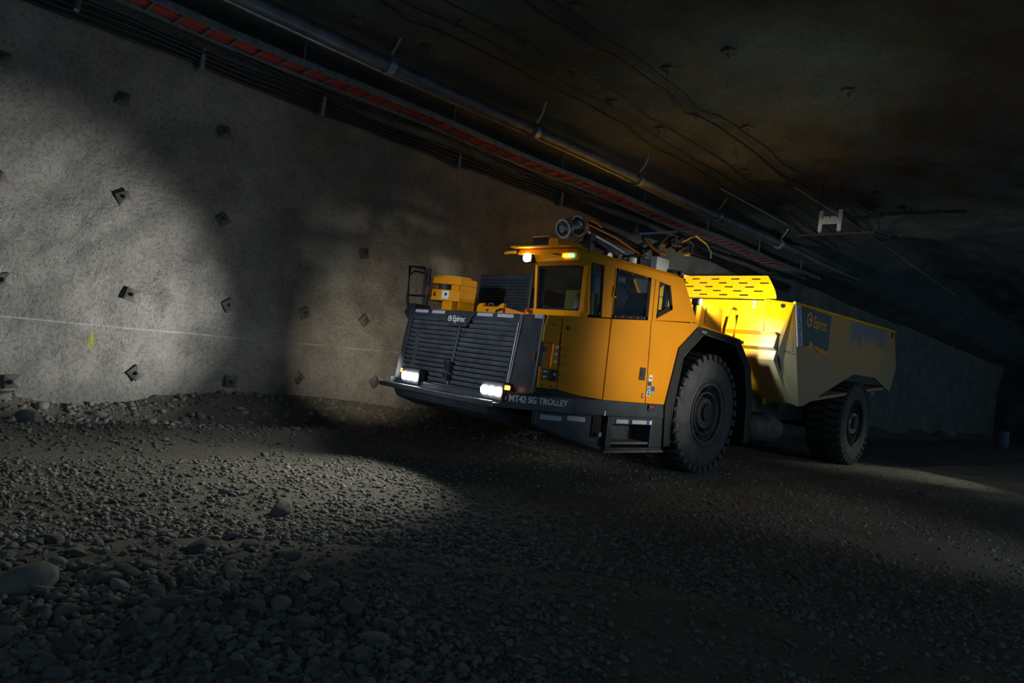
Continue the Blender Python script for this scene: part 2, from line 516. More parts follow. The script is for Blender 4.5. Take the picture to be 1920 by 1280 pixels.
def grid_obj(name, U, V, fn, mat, smooth=True):
    uu, vv = np.meshgrid(U, V, indexing='ij')
    X, Y, Z = fn(uu, vv)
    nu, nv = uu.shape
    co = np.stack([X, Y, Z], -1).reshape(-1, 3).astype(np.float32)
    i = np.arange(nu * nv).reshape(nu, nv)
    q = np.stack([i[:-1, :-1], i[1:, :-1], i[1:, 1:], i[:-1, 1:]], -1).reshape(-1, 4)
    me = bpy.data.meshes.new(name)
    me.vertices.add(len(co)); me.vertices.foreach_set('co', co.ravel())
    me.loops.add(q.size); me.loops.foreach_set('vertex_index', q.ravel().astype(np.int32))
    me.polygons.add(len(q)); me.polygons.foreach_set('loop_start', np.arange(0, q.size, 4, dtype=np.int32))
    me.polygons.foreach_set('loop_total', np.full(len(q), 4, np.int32))
    me.update(calc_edges=True); me.validate()
    if smooth:
        me.shade_smooth()
    me.materials.append(MATS[mat])
    o = bpy.data.objects.new(name, me); COL.objects.link(o)
    return o


# ------------------------------------------------------------------ the tunnel
def axis(*segs):
    out = []
    for a, b, st in segs:
        out.append(np.arange(a, b, st))
    out.append(np.array([segs[-1][1]]))
    return np.concatenate(out)


XU = axis((-6, 0, 0.25), (0, 9, 0.06), (9, 20, 0.15), (20, 61, 0.6))
fl = grid_obj('floor', XU, axis((-3.5, 0, 0.3), (0, 2, 0.12), (2, 10.2, 0.06)), lambda x, y: (x, y, floor_z(x, y)), 'ground')
tag(fl, 'compacted gravel floor of the mine tunnel', 'floor', kind='structure')


def wall_left_fn(x, t):
    # t is height 0..5.2 ; the upper wall leans in towards the roof
    y = 9.78 - 0.30 * smooth01((t - 3.4) / 1.8)
    d = fbm(x, t, [(0.28, 0.36), (0.75, 0.34), (2.1, 0.16), (5.0, 0.07), (11.0, 0.03)])
    # knobs and hollows seen right of the lit patch
    for cx, cz, r, a in ((3.02, 1.50, 0.13, -0.16), (3.38, 1.05, 0.26, 0.24), (3.25, 1.72, 0.16, 0.14), (3.2, 2.2, 0.3, 0.12), (5.35, 0.9, 0.40, 0.26), (5.3, 1.6, 0.5, 0.16), (4.6, 1.2, 0.4, -0.10)):
        d = d + a * np.exp(-((x - cx) / r) ** 2 - ((t - cz) / (r * 1.5)) ** 2)
    d = d - 0.10 * np.exp(-((x - 2.3) / 0.7) ** 2 - ((t - 1.3) / 0.9) ** 2)
    k = 1 - 0.6 * smooth01((t - 4.3) / 0.8)
    return x, y + d * k * 0.8, t


wl = grid_obj('wall_left', XU, axis((-0.2, 4.4, 0.055), (4.4, 5.3, 0.1)), wall_left_fn, 'shotcrete')
tag(wl, 'rough grey shotcrete wall of the mine tunnel beside the truck', 'wall', kind='structure')


def roof_fn(x, y):
    z = 5.42 - 0.32 * smooth01((y - 8.2) / 1.5) ** 1.3
    z = z + fbm(x, y, [(0.22, 0.25), (0.7, 0.22), (1.7, 0.16), (4.1, 0.08), (9.0, 0.03)]) * (1 - 0.7 * smooth01((y - 7.0) / 1.5))
    z = z + 1.4 * smooth01((x - 17.6 - 0.5 * vnoise(y * 0.6, y * 0 + 2)) / 1.6) * smooth01((8.6 - y) / 1.5)
    return x, y, z


ce = grid_obj('ceiling', axis((-6, 1, 0.3), (1, 20, 0.09), (20, 61, 0.6)), axis((-3, 0, 0.3), (0, 9.9, 0.085)), roof_fn, 'roof_rock')
tag(ce, 'uneven dark rock roof of the mine tunnel', 'ceiling', kind='structure')
wf = grid_obj('wall_far', axis((-8, 10.4, 0.25)), axis((-0.3, 7.2, 0.25)), lambda y, t: (58 + fbm(y, t, [(0.3, 1.2), (1.1, 0.5)]), y, t), 'roof_rock')
tag(wf, 'dark rock face closing the far end of the tunnel', 'wall', kind='structure')


def wall_y(x, z):
    return float(wall_left_fn(np.array([x]), np.array([z]))[1][0])


def roof_z(x, y):
    return float(roof_fn(np.array([x]), np.array([y]))[2][0])


def fz(x, y):
    return float(floor_z(np.array([x]), np.array([y]))[()][0])


# ------------------------------------------------------------------ the truck
T = empty('mine_truck', BASE)
tag(T, 'yellow articulated underground mine truck with lit headlights and pantograph on roof', 'truck')
CY = 6.59            # centreline of the truck
YS = 5.15            # near side plane


def fx(z):           # leaning front face
    return 5.44 + (z - 0.85) * 0.115


# --- front: core, grille
m = MB()
m.xz([(5.62, 0.9), (5.75, 1.86), (6.15, 1.88), (6.15, 0.9)], 5.62, 7.62)
m.build('radiator_core', 'black', T)
m = MB()
for y0, y1 in ((5.50, 5.58), (7.62, 7.72), (CY - .022, CY + .022)):
    m.hexa([(fx(.92) - .02, y0, .92), (fx(.92) + .12, y0, .92), (fx(.92) + .12, y1, .92), (fx(.92) - .02, y1, .92),
            (fx(1.88) - .02, y0, 1.88), (fx(1.88) + .12, y0, 1.88), (fx(1.88) + .12, y1, 1.88), (fx(1.88) - .02, y1, 1.88)])
for z0, z1 in ((1.79, 1.895), (.88, .95)):
    m.hexa([(fx(z0) - .025, 5.52, z0), (fx(z0) + .12, 5.52, z0), (fx(z0) + .12, 7.71, z0), (fx(z0) - .025, 7.71, z0),
            (fx(z1) - .025, 5.52, z1), (fx(z1) + .12, 5.52, z1), (fx(z1) + .12, 7.71, z1), (fx(z1) - .025, 7.71, z1)])
m.build('grille_frame', 'black_paint', T, bevel=0.012)
ns = 14
for half in ((5.575, CY - .022), (CY + .022, 7.625)):
    for i in range(ns):
        z = 0.985 + i * (1.775 - 0.985) / (ns - 1)
        y0, y1 = half
        b = MB().hexa([(fx(z) + .022, y0, z - .024), (fx(z) + .034, y0, z - .028), (fx(z) + .034, y1, z - .028), (fx(z) + .022, y1, z - .024),
                       (fx(z) - .014, y0, z + .020), (fx(z) - .002, y0, z + .024), (fx(z) - .002, y1, z + .024), (fx(z) - .014, y1, z + .020)])
        b.build('slat', 'slat', T)
m = MB()
for z0, z1, yy in ((1.1, 1.24, CY), (1.0, 1.08, CY)):
    m.cbox((fx(z0) - .05, yy, (z0 + z1) / 2), (.05, .10, z1 - z0))
    m.tube([(fx(z0) - .07, yy - .06, z0), (fx(z0) - .09, yy, z0 + .03), (fx(z0) - .07, yy + .06, z1)], .012)
m.build('grille_latch', 'black', T)
# badge plate
PL = []
for y, z in ((6.855, 1.885), (6.30, 1.885), (6.425, 1.70), (6.45, 1.692), (6.74, 1.692), (6.76, 1.70)):
    PL.append((fx(z) - .035, y, z))
badge = MB().prism(PL, (-.014, 0, -.0016)).build('badge_plate', 'black_paint', T, bevel=.004)
UPF = (fx(1) - fx(0), 0, 1)
bx_ = fx(1.78) - .0505
h = hex_logo(MB(), (bx_, 6.765, 1.785), (0, -1, 0), UPF, .042, .003)
h.build('logo', 'letter_white', badge)
text_mesh('lettering', 'Epiroc', .105, (bx_ - .001, 6.71, 1.752), (0, -1, 0), UPF, .002, 'letter_white', badge, xs=.88, bold=.002)
# reflective strips along the hood edge
for y0, y1 in ((7.56, 7.28), (7.19, 6.92), (6.283, 6.0), (5.917, 5.64)):
    MB().hexa([(fx(1.84) - .032, y1, 1.842), (fx(1.84) - .02, y1, 1.842), (fx(1.84) - .02, y0, 1.842), (fx(1.84) - .032, y0, 1.842),
               (fx(1.885) - .032, y1, 1.882), (fx(1.885) - .02, y1, 1.882), (fx(1.885) - .02, y0, 1.882), (fx(1.885) - .032, y0, 1.882)]).build('reflector', 'reflector', T)
# black corner panel between grille and side
m = MB()
m.hexa([(fx(.95), 5.51, .95), (5.50, 5.16, 1.0), (5.62, 5.18, 1.0), (5.62, 5.51, .95),
        (fx(1.9) - .0, 5.51, 1.90), (5.545, 5.16, 1.905), (5.62, 5.18, 1.905), (5.62, 5.51, 1.90)])
m.build('corner_panel', 'black_paint', T, bevel=.02)
MB().hexa([(5.535, 5.175, 1.855), (5.56, 5.175, 1.855), (5.56, 5.31, 1.86), (5.538, 5.31, 1.86), (5.537, 5.175, 1.90), (5.56, 5.175, 1.90), (5.56, 5.31, 1.90), (5.542, 5.31, 1.90)]).build('reflector', 'reflector', T)
MB().cbox((5.50, 5.20, 1.42), (.03, .035, .09)).build('side_reflector', 'rusty_red', T)
MB().tube([(fx(.97) - .012, 5.535, .97), (fx(1.2) - .014, 5.538, 1.2), (fx(1.87) - .014, 5.55, 1.87)], .011).build('edge_trim', 'galv', T, smooth=60)
# far corner panel
m = MB()
m.hexa([(fx(.95), 7.72, .95), (fx(.95), 7.70, .95), (5.62, 7.72, .95), (5.9, 8.02, 1.0),
        (fx(1.9), 7.72, 1.9), (fx(1.9), 7.70, 1.9), (5.62, 7.70, 1.9), (5.9, 7.98, 1.9)])
m.build('corner_panel', 'black_paint', T)

# --- bumper, headlights
m = MB()
lip = [(5.20, 5.47), (5.15, 6.0), (5.15, 7.2), (5.20, 7.73), (5.62, 7.78), (5.62, 5.40)]
m.prism([(x, y, .80) for x, y in lip], (0, 0, .055))
low = [(5.30, 5.5), (5.25, 6.0), (5.25, 7.2), (5.30, 7.65), (5.9, 7.7), (5.9, 5.45)]
m.xz([(5.24, .80), (5.30, .70), (5.62, .60), (6.6, .46), (6.6, .80)], 5.62, 7.45)
m.build('bumper', 'black_paint', T, bevel=.01)
MB().tube([(5.195, 5.47, .86), (5.145, 6.0, .86), (5.145, 7.2, .86), (5.195, 7.73, .86)], .012).build('bumper_edge', 'galv', T, smooth=60)
m = MB().box(5.34, 5.60, 5.45, 7.68, .855, .93)
m.build('bumper_shelf', 'black_paint', T, bevel=.01)


def headlight(yc, ys):
    hs = MB().box(5.30, 5.40, yc - .19, yc + .19, .875, 1.09).build('headlight', 'black', T, bevel=.012)
    for k in (-1, 0, 1):
        MB().lathe([(0, .05), (.02, .052), (.022, .0)], (5.302, yc + k * .115, .975), (-1, 0, 0), 20).build('lens', 'lamp_white', hs)
    MB().box(5.31, 5.36, ys - .025, ys + .025, 1.01, 1.06).build('turn_signal', 'lamp_amber', hs, bevel=.008)
    return hs


hl_far = headlight(7.19, 7.415)
hl_near = headlight(5.62, 5.40)
spot('headlight_and_fill', (5.20, 5.62, .98), (1.95, 9.7, 1.58), 1450, 46, 1.0, (1.0, .985, .93), .06, T)
spot('headlight_and_fill', (5.12, 7.45, 1.0), (6.3, 9.7, 1.25), 160, 78, 1.0, (1.0, .86, .66), .05, T)
spot('headlight_and_fill', (5.12, 6.9, 1.0), (1.5, 9.2, 1.6), 45, 120, 1.0, (.92, .97, 1.0), .06, T)  # added wide spill away from any lens, softens the wall patch edge
# small white tape mark beside the near lamp
text_mesh('lettering', '30', .055, (5.337, 5.47, .895), (.35, -1, 0), (0, 0, 1), .002, 'letter_white', T)

# --- black band below the cab, front part chamfered
m = MB()
band = [(5.31, 5.45), (6.20, 5.152), (8.25, 5.152), (8.25, 5.26), (6.2, 5.3), (5.45, 5.55)]
m.prism([(x, y, .80) for x, y in band], (0, 0, .20))
m.build('side_band', 'black_paint', T, bevel=.01)
m = MB().prism([(5.50, 5.17, 1.0), (6.0, 5.165, 1.0), (6.5, 5.165, 1.0), (5.9, 5.165, 1.08), (5.52, 5.17, 1.08)], (0, .1, 0))
m.build('hose_bundle', 'black', T)
rd = (.89, -.298, 0)
text_mesh('lettering', 'MT42 SG TROLLEY', .105, (5.395, 5.42, .885), rd, (0, 0, 1), .003, 'letter_grey', T, xs=.90, bold=.0025)
MB().cbox((7.86, 5.145, .945), (.16, .03, .085)).build('side_marker', 'black', T, bevel=.006)
MB().cbox((7.83, 5.126, .958), (.10, .012, .02)).build('red_lens', 'red', T)
MB().cbox((6.83, 5.14, .835), (.02, .02, .06)).build('pull_tab', 'white', T)
# lower chin behind the bumper
m = MB().xz([(5.72, .80), (7.02, .80), (7.02, .37), (6.9, .37), (5.72, .64)], 5.26, 5.34)
m.xz([(5.70, .655), (5.74, .62), (7.02, .335), (7.02, .385)], 5.22, 5.36)
m.build('chin_skirt', 'black_paint', T, bevel=.008)
for x0, x1 in ((5.78, 6.15), (6.26, 6.60)):
    MB().hexa([(x0, 5.25, .715), (x1, 5.25, .700), (x1, 5.262, .700), (x0, 5.262, .715), (x0, 5.25, .772), (x1, 5.25, .757), (x1, 5.262, .757), (x0, 5.262, .772)]).build('reflector', 'reflector', T)
# step box
st = MB()
st.box(6.95, 7.06, 5.16, 5.5, .40, .80).box(7.93, 8.24, 5.16, 5.5, .40, .80).box(7.06, 7.93, 5.16, 5.5, .70, .80)
st.box(6.95, 8.24, 5.15, 5.5, .345, .40).box(7.06, 7.93, 5.46, 5.5, .40, .70)
stp = st.build('step_box', 'black_paint', T, bevel=.008)
MB().box(7.08, 7.93, 5.18, 5.44, .44, .47).build('step_tread', 'grey_casting', stp)
MB().box(6.90, 8.26, 5.135, 5.16, .335, .365).build('step_edge', 'grey_casting', stp)
for x0, x1, mt in ((7.10, 7.36, 'reflector'), (7.45, 7.78, 'reflector'), (7.78, 7.86, 'blue'), (7.86, 7.91, 'white_label')):
    MB().box(x0, x1, 5.142, 5.158, .715, .765).build('reflective_strip', mt, stp)
MB().box(6.74, 6.92, 5.24, 5.30, .52, .78).build('light_recess', 'seam', T)
MB().lathe([(0, .03), (.05, .032)], (6.83, 5.22, .56), (0, -1, 0), 14).build('step_lamp', 'galv', T, smooth=40)

# --- cab lower body
m = MB().xz([(5.58, 1.0), (8.17, 1.0), (8.36, 1.82), (8.83, 2.17), (8.78, 2.2), (6.3, 1.98), (5.58, 1.87)], 5.195, 6.10)
m.build('cab_body', 'seam', T)
# service panel with recess
sp = MB()
sp.xz([(5.555, 1.775), (5.60, 1.905), (5.835, 1.93), (5.835, 1.72)], YS, 5.195)
sp.xz([(5.555, 1.60), (5.555, 1.775), (5.835, 1.72), (5.835, 1.60)], YS, 5.195)
sp.xz([(5.745, 1.32), (5.745, 1.60), (5.838, 1.60), (5.86, 1.32)], YS, 5.195)
sp.xz([(5.56, 1.08), (5.555, 1.32), (5.86, 1.32), (5.885, 1.08)], YS, 5.195)
spo = sp.build('service_panel', 'paint', T, bevel=.006)
MB().box(5.56, 5.745, 5.185, 5.20, 1.32, 1.60).build('recess', 'paint_orange', spo)
for i in range(3):
    MB().lathe([(0, .026), (.014, .026), (.016, .020)], (5.80, YS - .001, 1.56 - i * .085), (0, -1, 0), 18).build('gauge', 'gauge', spo, smooth=40)
MB().cbox((5.64, 5.18, 1.52), (.05, .03, .05)).build('emergency_button', 'red', spo, bevel=.012)
MB().box(5.72, 5.82, 5.115, 5.15, 1.17, 1.30).build('connector', 'black', spo, bevel=.006)
MB().lathe([(0, .02), (.012, .018)], (5.77, 5.115, 1.25), (0, -1, 0), 14).build('plug', 'galv', spo)
MB().box(5.60, 5.69, 5.143, 5.15, 1.18, 1.30).build('label_plate', 'slate_decal', spo)
for zz in (1.21, 1.27):
    MB().box(5.615, 5.675, 5.140, 5.144, zz - .012, zz + .012).build('label_print', 'white_label', spo)
for x, z in ((5.62, 1.82), (5.70, 1.81), (5.62, 1.115), (5.77, 1.11)):
    MB().lathe([(0, .014), (.01, .012)], (x, YS, z), (0, -1, 0), 10).build('bolt', 'grey_casting', spo)
# side panels / door
MB().xz([(5.85, 1.935), (6.745, 2.015), (6.76, 1.0), (6.3, 1.025), (5.905, 1.075)], YS, 5.195).build('front_side_panel', 'paint', T, bevel=.008)
MB().lathe([(0, .022), (.012, .02)], (5.94, YS, 1.80), (0, -1, 0), 14).build('panel_latch', 'black', T)
door = MB().xz([(6.765, 2.017), (7.618, 2.112), (7.705, .998), (6.78, .998)], YS, 5.195).build('door', 'paint', T, bevel=.008)
MB().box(7.49, 7.62, 5.138, 5.16, 1.30, 1.47).build('door_handle', 'black', door, bevel=.008)
MB().box(7.50, 7.60, 5.13, 5.14, 1.36, 1.42).build('handle_grip', 'rim_dark', door)
MB().box(7.60, 7.645, 5.144, 5.152, 1.06, 1.13).build('red_label', 'red', door)
MB().box(7.617, 7.628, 5.141, 5.145, 1.075, 1.115).build('label_print', 'white_label', door)
rp = MB().xz([(7.632, 2.114), (8.80, 2.222), (8.842, 2.185), (8.365, 1.815), (8.172, 1.0), (7.72, .998)], YS, 5.195).build('rear_side_panel', 'paint', T, bevel=.008)
for x0, x1, z0, z1, mt in ((7.715, 7.80, 1.30, 1.385, 'white_label'), (7.715, 7.79, 1.235, 1.295, 'slate_decal'), (7.705, 7.79, 1.10, 1.225, 'white_label'), (7.80, 7.885, 1.17, 1.235, 'blue'), (7.80, 7.885, 1.105, 1.165, 'gold_paint')):
    MB().box(x0, x1, 5.144, 5.152, z0, z1).build('sticker', mt, rp)
MB().lathe([(0, .032), (.003, .032)], (7.747, 5.144, 1.185), (0, -1, 0), 18).build('sticker_symbol', 'blue', rp)
MB().lathe([(0, .022), (.003, .022)], (7.747, 5.144, 1.128), (0, -1, 0), 18).build('sticker_symbol', 'blue', rp)
MB().lathe([(0, .017), (.003, .017)], (7.747, 5.141, 1.183), (0, -1, 0), 12).build('sticker_symbol', 'white_label', rp)
MB().box(7.73, 7.785, 5.141, 5.145, 1.337, 1.35).build('sticker_symbol', 'letter_dark', rp)

# --- cab upper frame (near side), posts, roof
f = MB()
Y0, Y1 = 5.15, 5.21
f.xz([(6.00, 2.71), (6.02, 2.635), (6.25, 2.63), (6.74, 2.655), (7.52, 2.665), (8.0, 2.64), (8.29, 2.80)], Y0, Y1)      # roof rail
f.xz([(6.20, 2.64), (6.235, 2.64), (6.325, 2.01), (6.29, 2.00)], Y0, Y1)                                                # A post outer
f.xz([(6.49, 2.66), (6.745, 2.66), (6.765, 2.03), (6.555, 2.01)], Y0, Y1)                                                # B post
f.xz([(7.515, 2.67), (7.715, 2.66), (7.735, 2.115), (7.545, 2.10)], Y0, Y1)                                              # C post
f.xz([(7.99, 2.645), (8.29, 2.805), (8.80, 2.235), (7.735, 2.125), (7.735, 2.152), (8.114, 2.33)], Y0, Y1)               # rear panel
f.build('cab_frame', 'paint', T, bevel=.010)
# seam of the door in the B and C posts
MB().xz([(6.705, 2.655), (6.712, 2.655), (6.742, 2.03), (6.735, 2.03)], 5.146, 5.16).build('door_seam', 'seam', T)
MB().xz([(7.60, 2.66), (7.607, 2.66), (7.637, 2.115), (7.63, 2.115)], 5.146, 5.16).build('door_seam', 'seam', T)
hg = MB().box(6.70, 6.76, 5.12, 5.15, 2.28, 2.36).build('door_hinge', 'paint', T, bevel=.006)
MB().box(6.715, 6.735, 5.10, 5.12, 2.30, 2.42).build('hinge_bracket', 'black', T)
# rear and far walls of the cab
m = MB()
m.prism([(8.28, 5.2, 2.80), (8.28, 6.10, 2.80), (8.80, 6.10, 2.23), (8.80, 5.2, 2.23)], (-.05, 0, -.03))
rw = MB()
rw.prism([(8.26, 5.2, 2.79), (8.26, 5.26, 2.79), (8.77, 5.26, 2.21), (8.77, 5.2, 2.21)], (-.05, 0, -.03))
rw.prism([(8.26, 5.95, 2.79), (8.26, 6.10, 2.79), (8.77, 6.10, 2.21), (8.77, 5.95, 2.21)], (-.05, 0, -.03))
rw.prism([(8.62, 5.26, 2.38), (8.62, 5.95, 2.38), (8.77, 5.95, 2.21), (8.77, 5.26, 2.21)], (-.05, 0, -.03))
rw.build('cab_rear_wall', 'paint', T)
m = MB().box(6.30, 8.5, 6.06, 6.10, 1.9, 2.12).box(6.30, 6.45, 6.06, 6.10, 2.1, 2.68).box(7.4, 8.3, 6.06, 6.10, 2.1, 2.70)
m.build('cab_far_wall', 'black_paint', T)
MB().box(6.3, 8.6, 5.2, 6.08, 1.90, 1.93).build('cab_floor', 'black', T)
# roof slab with visor
m = MB()
m.hexa([(5.98, 5.155, 2.70), (8.28, 5.155, 2.79), (8.28, 6.12, 2.79), (5.98, 6.20, 2.70), (6.02, 5.19, 2.765), (8.22, 5.22, 2.845), (8.22, 6.08, 2.845), (6.02, 6.18, 2.775)])
m.build('cab_roof', 'paint', T, bevel=.02)
m = MB()
m.hexa([(6.02, 5.165, 2.62), (6.26, 5.165, 2.56), (6.26, 6.02, 2.56), (6.10, 6.02, 2.62), (6.02, 5.165, 2.71), (6.3, 5.165, 2.72), (6.3, 6.05, 2.72), (6.02, 6.05, 2.71)])
m.build('roof_header', 'paint', T, bevel=.01)
vz = MB().hexa([(5.90, 5.25, 2.765), (6.2, 5.2, 2.775), (6.2, 6.24, 2.785), (5.90, 6.24, 2.775), (5.90, 5.25, 2.785), (6.2, 5.2, 2.795), (6.2, 6.24, 2.805), (5.90, 6.24, 2.795)])
vz.build('sun_visor', 'paint', T, bevel=.006)
# windscreen frame
m = MB()
m.hexa([(6.20, 5.165, 2.02), (6.27, 5.165, 2.02), (6.27, 5.225, 2.02), (6.20, 5.235, 2.02), (6.19, 5.165, 2.62), (6.25, 5.165, 2.62), (6.25, 5.225, 2.62), (6.19, 5.235, 2.62)])
m.hexa([(6.22, 5.955, 2.0), (6.27, 5.955, 2.0), (6.27, 5.995, 2.0), (6.22, 5.995, 2.0), (6.15, 5.975, 2.66), (6.22, 5.975, 2.66), (6.22, 6.01, 2.66), (6.15, 6.01, 2.66)])
m.hexa([(6.15, 5.165, 1.96), (6.30, 5.165, 1.96), (6.30, 6.04, 1.96), (6.15, 6.04, 1.96), (6.17, 5.165, 2.035), (6.30, 5.165, 2.035), (6.30, 6.04, 2.035), (6.17, 6.04, 2.035)])
for sy, yc in ((1, 5.23), ):
    m.xz([(6.2, 2.0), (6.2, 2.0), (6.26, 2.0)], 5.2, 5.21) if False else None
m.build('windscreen_frame', 'paint', T, bevel=.008)
g = MB().hexa([(6.225, 5.23, 2.03), (6.235, 5.23, 2.03), (6.235, 5.96, 2.03), (6.225, 5.96, 2.03), (6.195, 5.23, 2.60), (6.205, 5.23, 2.60), (6.205, 5.98, 2.60), (6.195, 5.98, 2.60)])
g.build('windscreen', 'glass', T)
# rubber gasket round the windscreen
ga = MB().tube([(6.215, 5.245, 2.10), (6.212, 5.285, 2.05), (6.212, 5.94, 2.045), (6.19, 5.965, 2.58), (6.185, 5.30, 2.585), (6.187, 5.245, 2.54)], .012, 6, closed=True)
ga.build('gasket', 'black', T)
# side windows
MB().xz([(6.235, 2.635), (6.49, 2.64), (6.56, 2.02), (6.325, 2.00)], 5.165, 5.18).build('window', 'glass', T)
MB().xz([(6.745, 2.655), (7.515, 2.665), (7.545, 2.11), (6.768, 2.03)], 5.165, 5.18).build('window', 'glass', T)
MB().xz([(7.715, 2.658), (7.99, 2.642), (8.114, 2.33), (7.737, 2.15)], 5.165, 5.18).build('window', 'glass', T)
# black window surrounds
wf_ = MB()
wf_.xz([(6.235, 2.635), (6.26, 2.635), (6.35, 2.01), (6.325, 2.00)], 5.158, 5.166).xz([(6.465, 2.64), (6.49, 2.64), (6.56, 2.02), (6.535, 2.02)], 5.158, 5.166)
wf_.xz([(6.745, 2.655), (6.80, 2.655), (6.82, 2.04), (6.768, 2.03)], 5.158, 5.166).xz([(7.46, 2.665), (7.515, 2.665), (7.545, 2.11), (7.49, 2.10)], 5.158, 5.166)
wf_.xz([(6.745, 2.655), (7.515, 2.665), (7.515, 2.625), (6.745, 2.615)], 5.158, 5.166).xz([(6.768, 2.03), (7.545, 2.11), (7.545, 2.15), (6.768, 2.07)], 5.158, 5.166)
wf_.xz([(7.715, 2.658), (7.745, 2.657), (7.767, 2.165), (7.737, 2.15)], 5.158, 5.166).xz([(7.95, 2.645), (7.99, 2.642), (8.114, 2.33), (8.06, 2.31)], 5.158, 5.166)
wf_.xz([(7.737, 2.15), (7.737, 2.22), (8.10, 2.40), (8.114, 2.33)], 5.158, 5.166)
wf_.build('window_surround', 'seam', T)
for x, z in ((6.82, 2.055), (6.98, 2.07), (7.15, 2.087), (7.31, 2.105), (7.47, 2.12), (6.36, 2.03), (6.51, 2.045), (6.80, 2.64), (7.1, 2.645), (7.4, 2.65)):
    MB().lathe([(0, .010), (.006, .008)], (x, 5.158, z), (0, -1, 0), 8).build('screw', 'galv', T)
# cab inside: seat, console, cabinet, blue strips
m = MB().hexa([(7.30, 5.35, 1.95), (7.85, 5.35, 1.95), (7.85, 5.85, 1.95), (7.30, 5.85, 1.95), (7.30, 5.38, 2.08), (7.80, 5.38, 2.06), (7.80, 5.82, 2.06), (7.30, 5.82, 2.08)])
m.hexa([(7.72, 5.38, 2.05), (7.86, 5.38, 2.05), (7.86, 5.82, 2.05), (7.72, 5.82, 2.05), (7.86, 5.45, 2.52), (7.96, 5.45, 2.52), (7.96, 5.75, 2.52), (7.86, 5.75, 2.52)])
m.build('driver_seat', 'seat', T, bevel=.03)
MB().hexa([(6.36, 5.55, 1.93), (6.8, 5.55, 1.93), (6.8, 6.0, 1.93), (6.36, 6.0, 1.93), (6.40, 5.55, 2.10), (6.7, 5.55, 2.06), (6.7, 6.0, 2.06), (6.40, 6.0, 2.10)]).build('dashboard', 'seat', T, bevel=.02)
ab = MB().box(6.30, 6.55, 5.24, 5.56, 2.03, 2.30).build('control_cabinet', 'gold_paint', T, bevel=.006)
MB().box(6.294, 6.30, 5.27, 5.40, 2.07, 2.16).build('label_plate', 'white_label', ab)
text_mesh('lettering', 'ABB', .05, (6.292, 5.385, 2.115), (0, -1, 0), (0, 0, 1), .001, 'red', ab)
MB().lathe([(0, .035), (.01, .035)], (6.30, 5.335, 2.235), (-1, 0, 0), 16).build('cabinet_knob', 'grey_casting', ab)
MB().box(6.25, 6.27, 5.27, 5.62, 2.568, 2.583).build('blue_light', 'lamp_blue', T)
MB().box(6.40, 6.42, 5.30, 5.38, 2.47, 2.483).build('blue_light', 'lamp_blue', T)
# roof lamp, beacon
lc = MB().cbox((6.03, 6.0, 2.655), (.07, .15, .11)).build('roof_lamp', 'black', T, bevel=.01)
MB().lathe([(0, .05), (.02, .055), (.03, .0)], (5.995, 6.0, 2.655), (-1, -.2, 0), 24).build('lens', 'lamp_cab', lc)
spot('roof_lamp_beam', (5.92, 5.98, 2.66), (2.7, 5.9, 0), 680, 60, 1.0, (1.0, .97, .84), .05, T)
MB().tube([(6.0, 6.22, 2.735), (5.98, 6.34, 2.73), (6.0, 6.42, 2.725)], .02).build('mirror_arm', 'paint', T)
bc = MB().cbox((6.015, 5.37, 2.672), (.05, .10, .045)).build('warning_beacon', 'lamp_orange', T, bevel=.01)
MB().cbox((6.015, 5.285, 2.672), (.05, .07, .04)).build('green_lens', 'lamp_green', bc, bevel=.01)
MB().tube([(6.04, 5.46, 2.69), (6.0, 5.58, 2.70), (6.02, 5.75, 2.74)], .008, 6).build('beacon_cable', 'cable_black', T)
# box on the roof
rb = MB().hexa([(6.12, 5.62, 2.79), (6.55, 5.62, 2.80), (6.55, 6.05, 2.80), (6.12, 6.05, 2.79), (6.12, 5.64, 2.93), (6.55, 5.64, 2.93), (6.55, 6.03, 2.94), (6.12, 6.03, 2.94)]).build('roof_cabinet', 'paint_orange', T, bevel=.01)
MB().box(6.108, 6.12, 5.79, 6.05, 2.79, 2.945).build('cabinet_front', 'rim_dark', rb)
MB().box(6.10, 6.12, 5.78, 6.06, 2.94, 2.955).build('cabinet_trim', 'hose_orange', rb)

# --- hood top and things on it
MB().xz([(5.60, 1.84), (5.62, 1.885), (9.0, 1.90), (9.0, 1.6), (5.8, 1.6)], 6.12, 7.95).build('hood', 'black_paint', T, bevel=.02)
MB().box(5.60, 6.24, 5.2, 6.12, 1.84, 1.90).build('hood_step', 'black_paint', T, bevel=.012)
# black railing at the far corner
m = MB().tube([(5.54, 7.75, 1.88), (5.50, 7.75, 2.0), (5.47, 7.75, 2.47), (5.73, 7.75, 2.49), (5.75, 7.75, 2.42), (5.79, 7.75, 1.9)], .022)
m.tube([(5.79, 7.72, 2.49), (5.80, 7.72, 1.9)], .03).tube([(5.49, 7.75, 2.07), (5.79, 7.75, 2.10)], .014).tube([(5.49, 7.75, 2.36), (5.56, 7.75, 2.42), (5.73, 7.75, 2.42)], .014)
m.box(5.52, 5.78, 7.58, 7.78, 1.88, 1.96)
m.build('railing', 'black', T, smooth=50)
MB().cbox((5.80, 7.71, 2.18), (.07, .07, .13)).build('railing_lamp', 'rusty_red', T, bevel=.01)
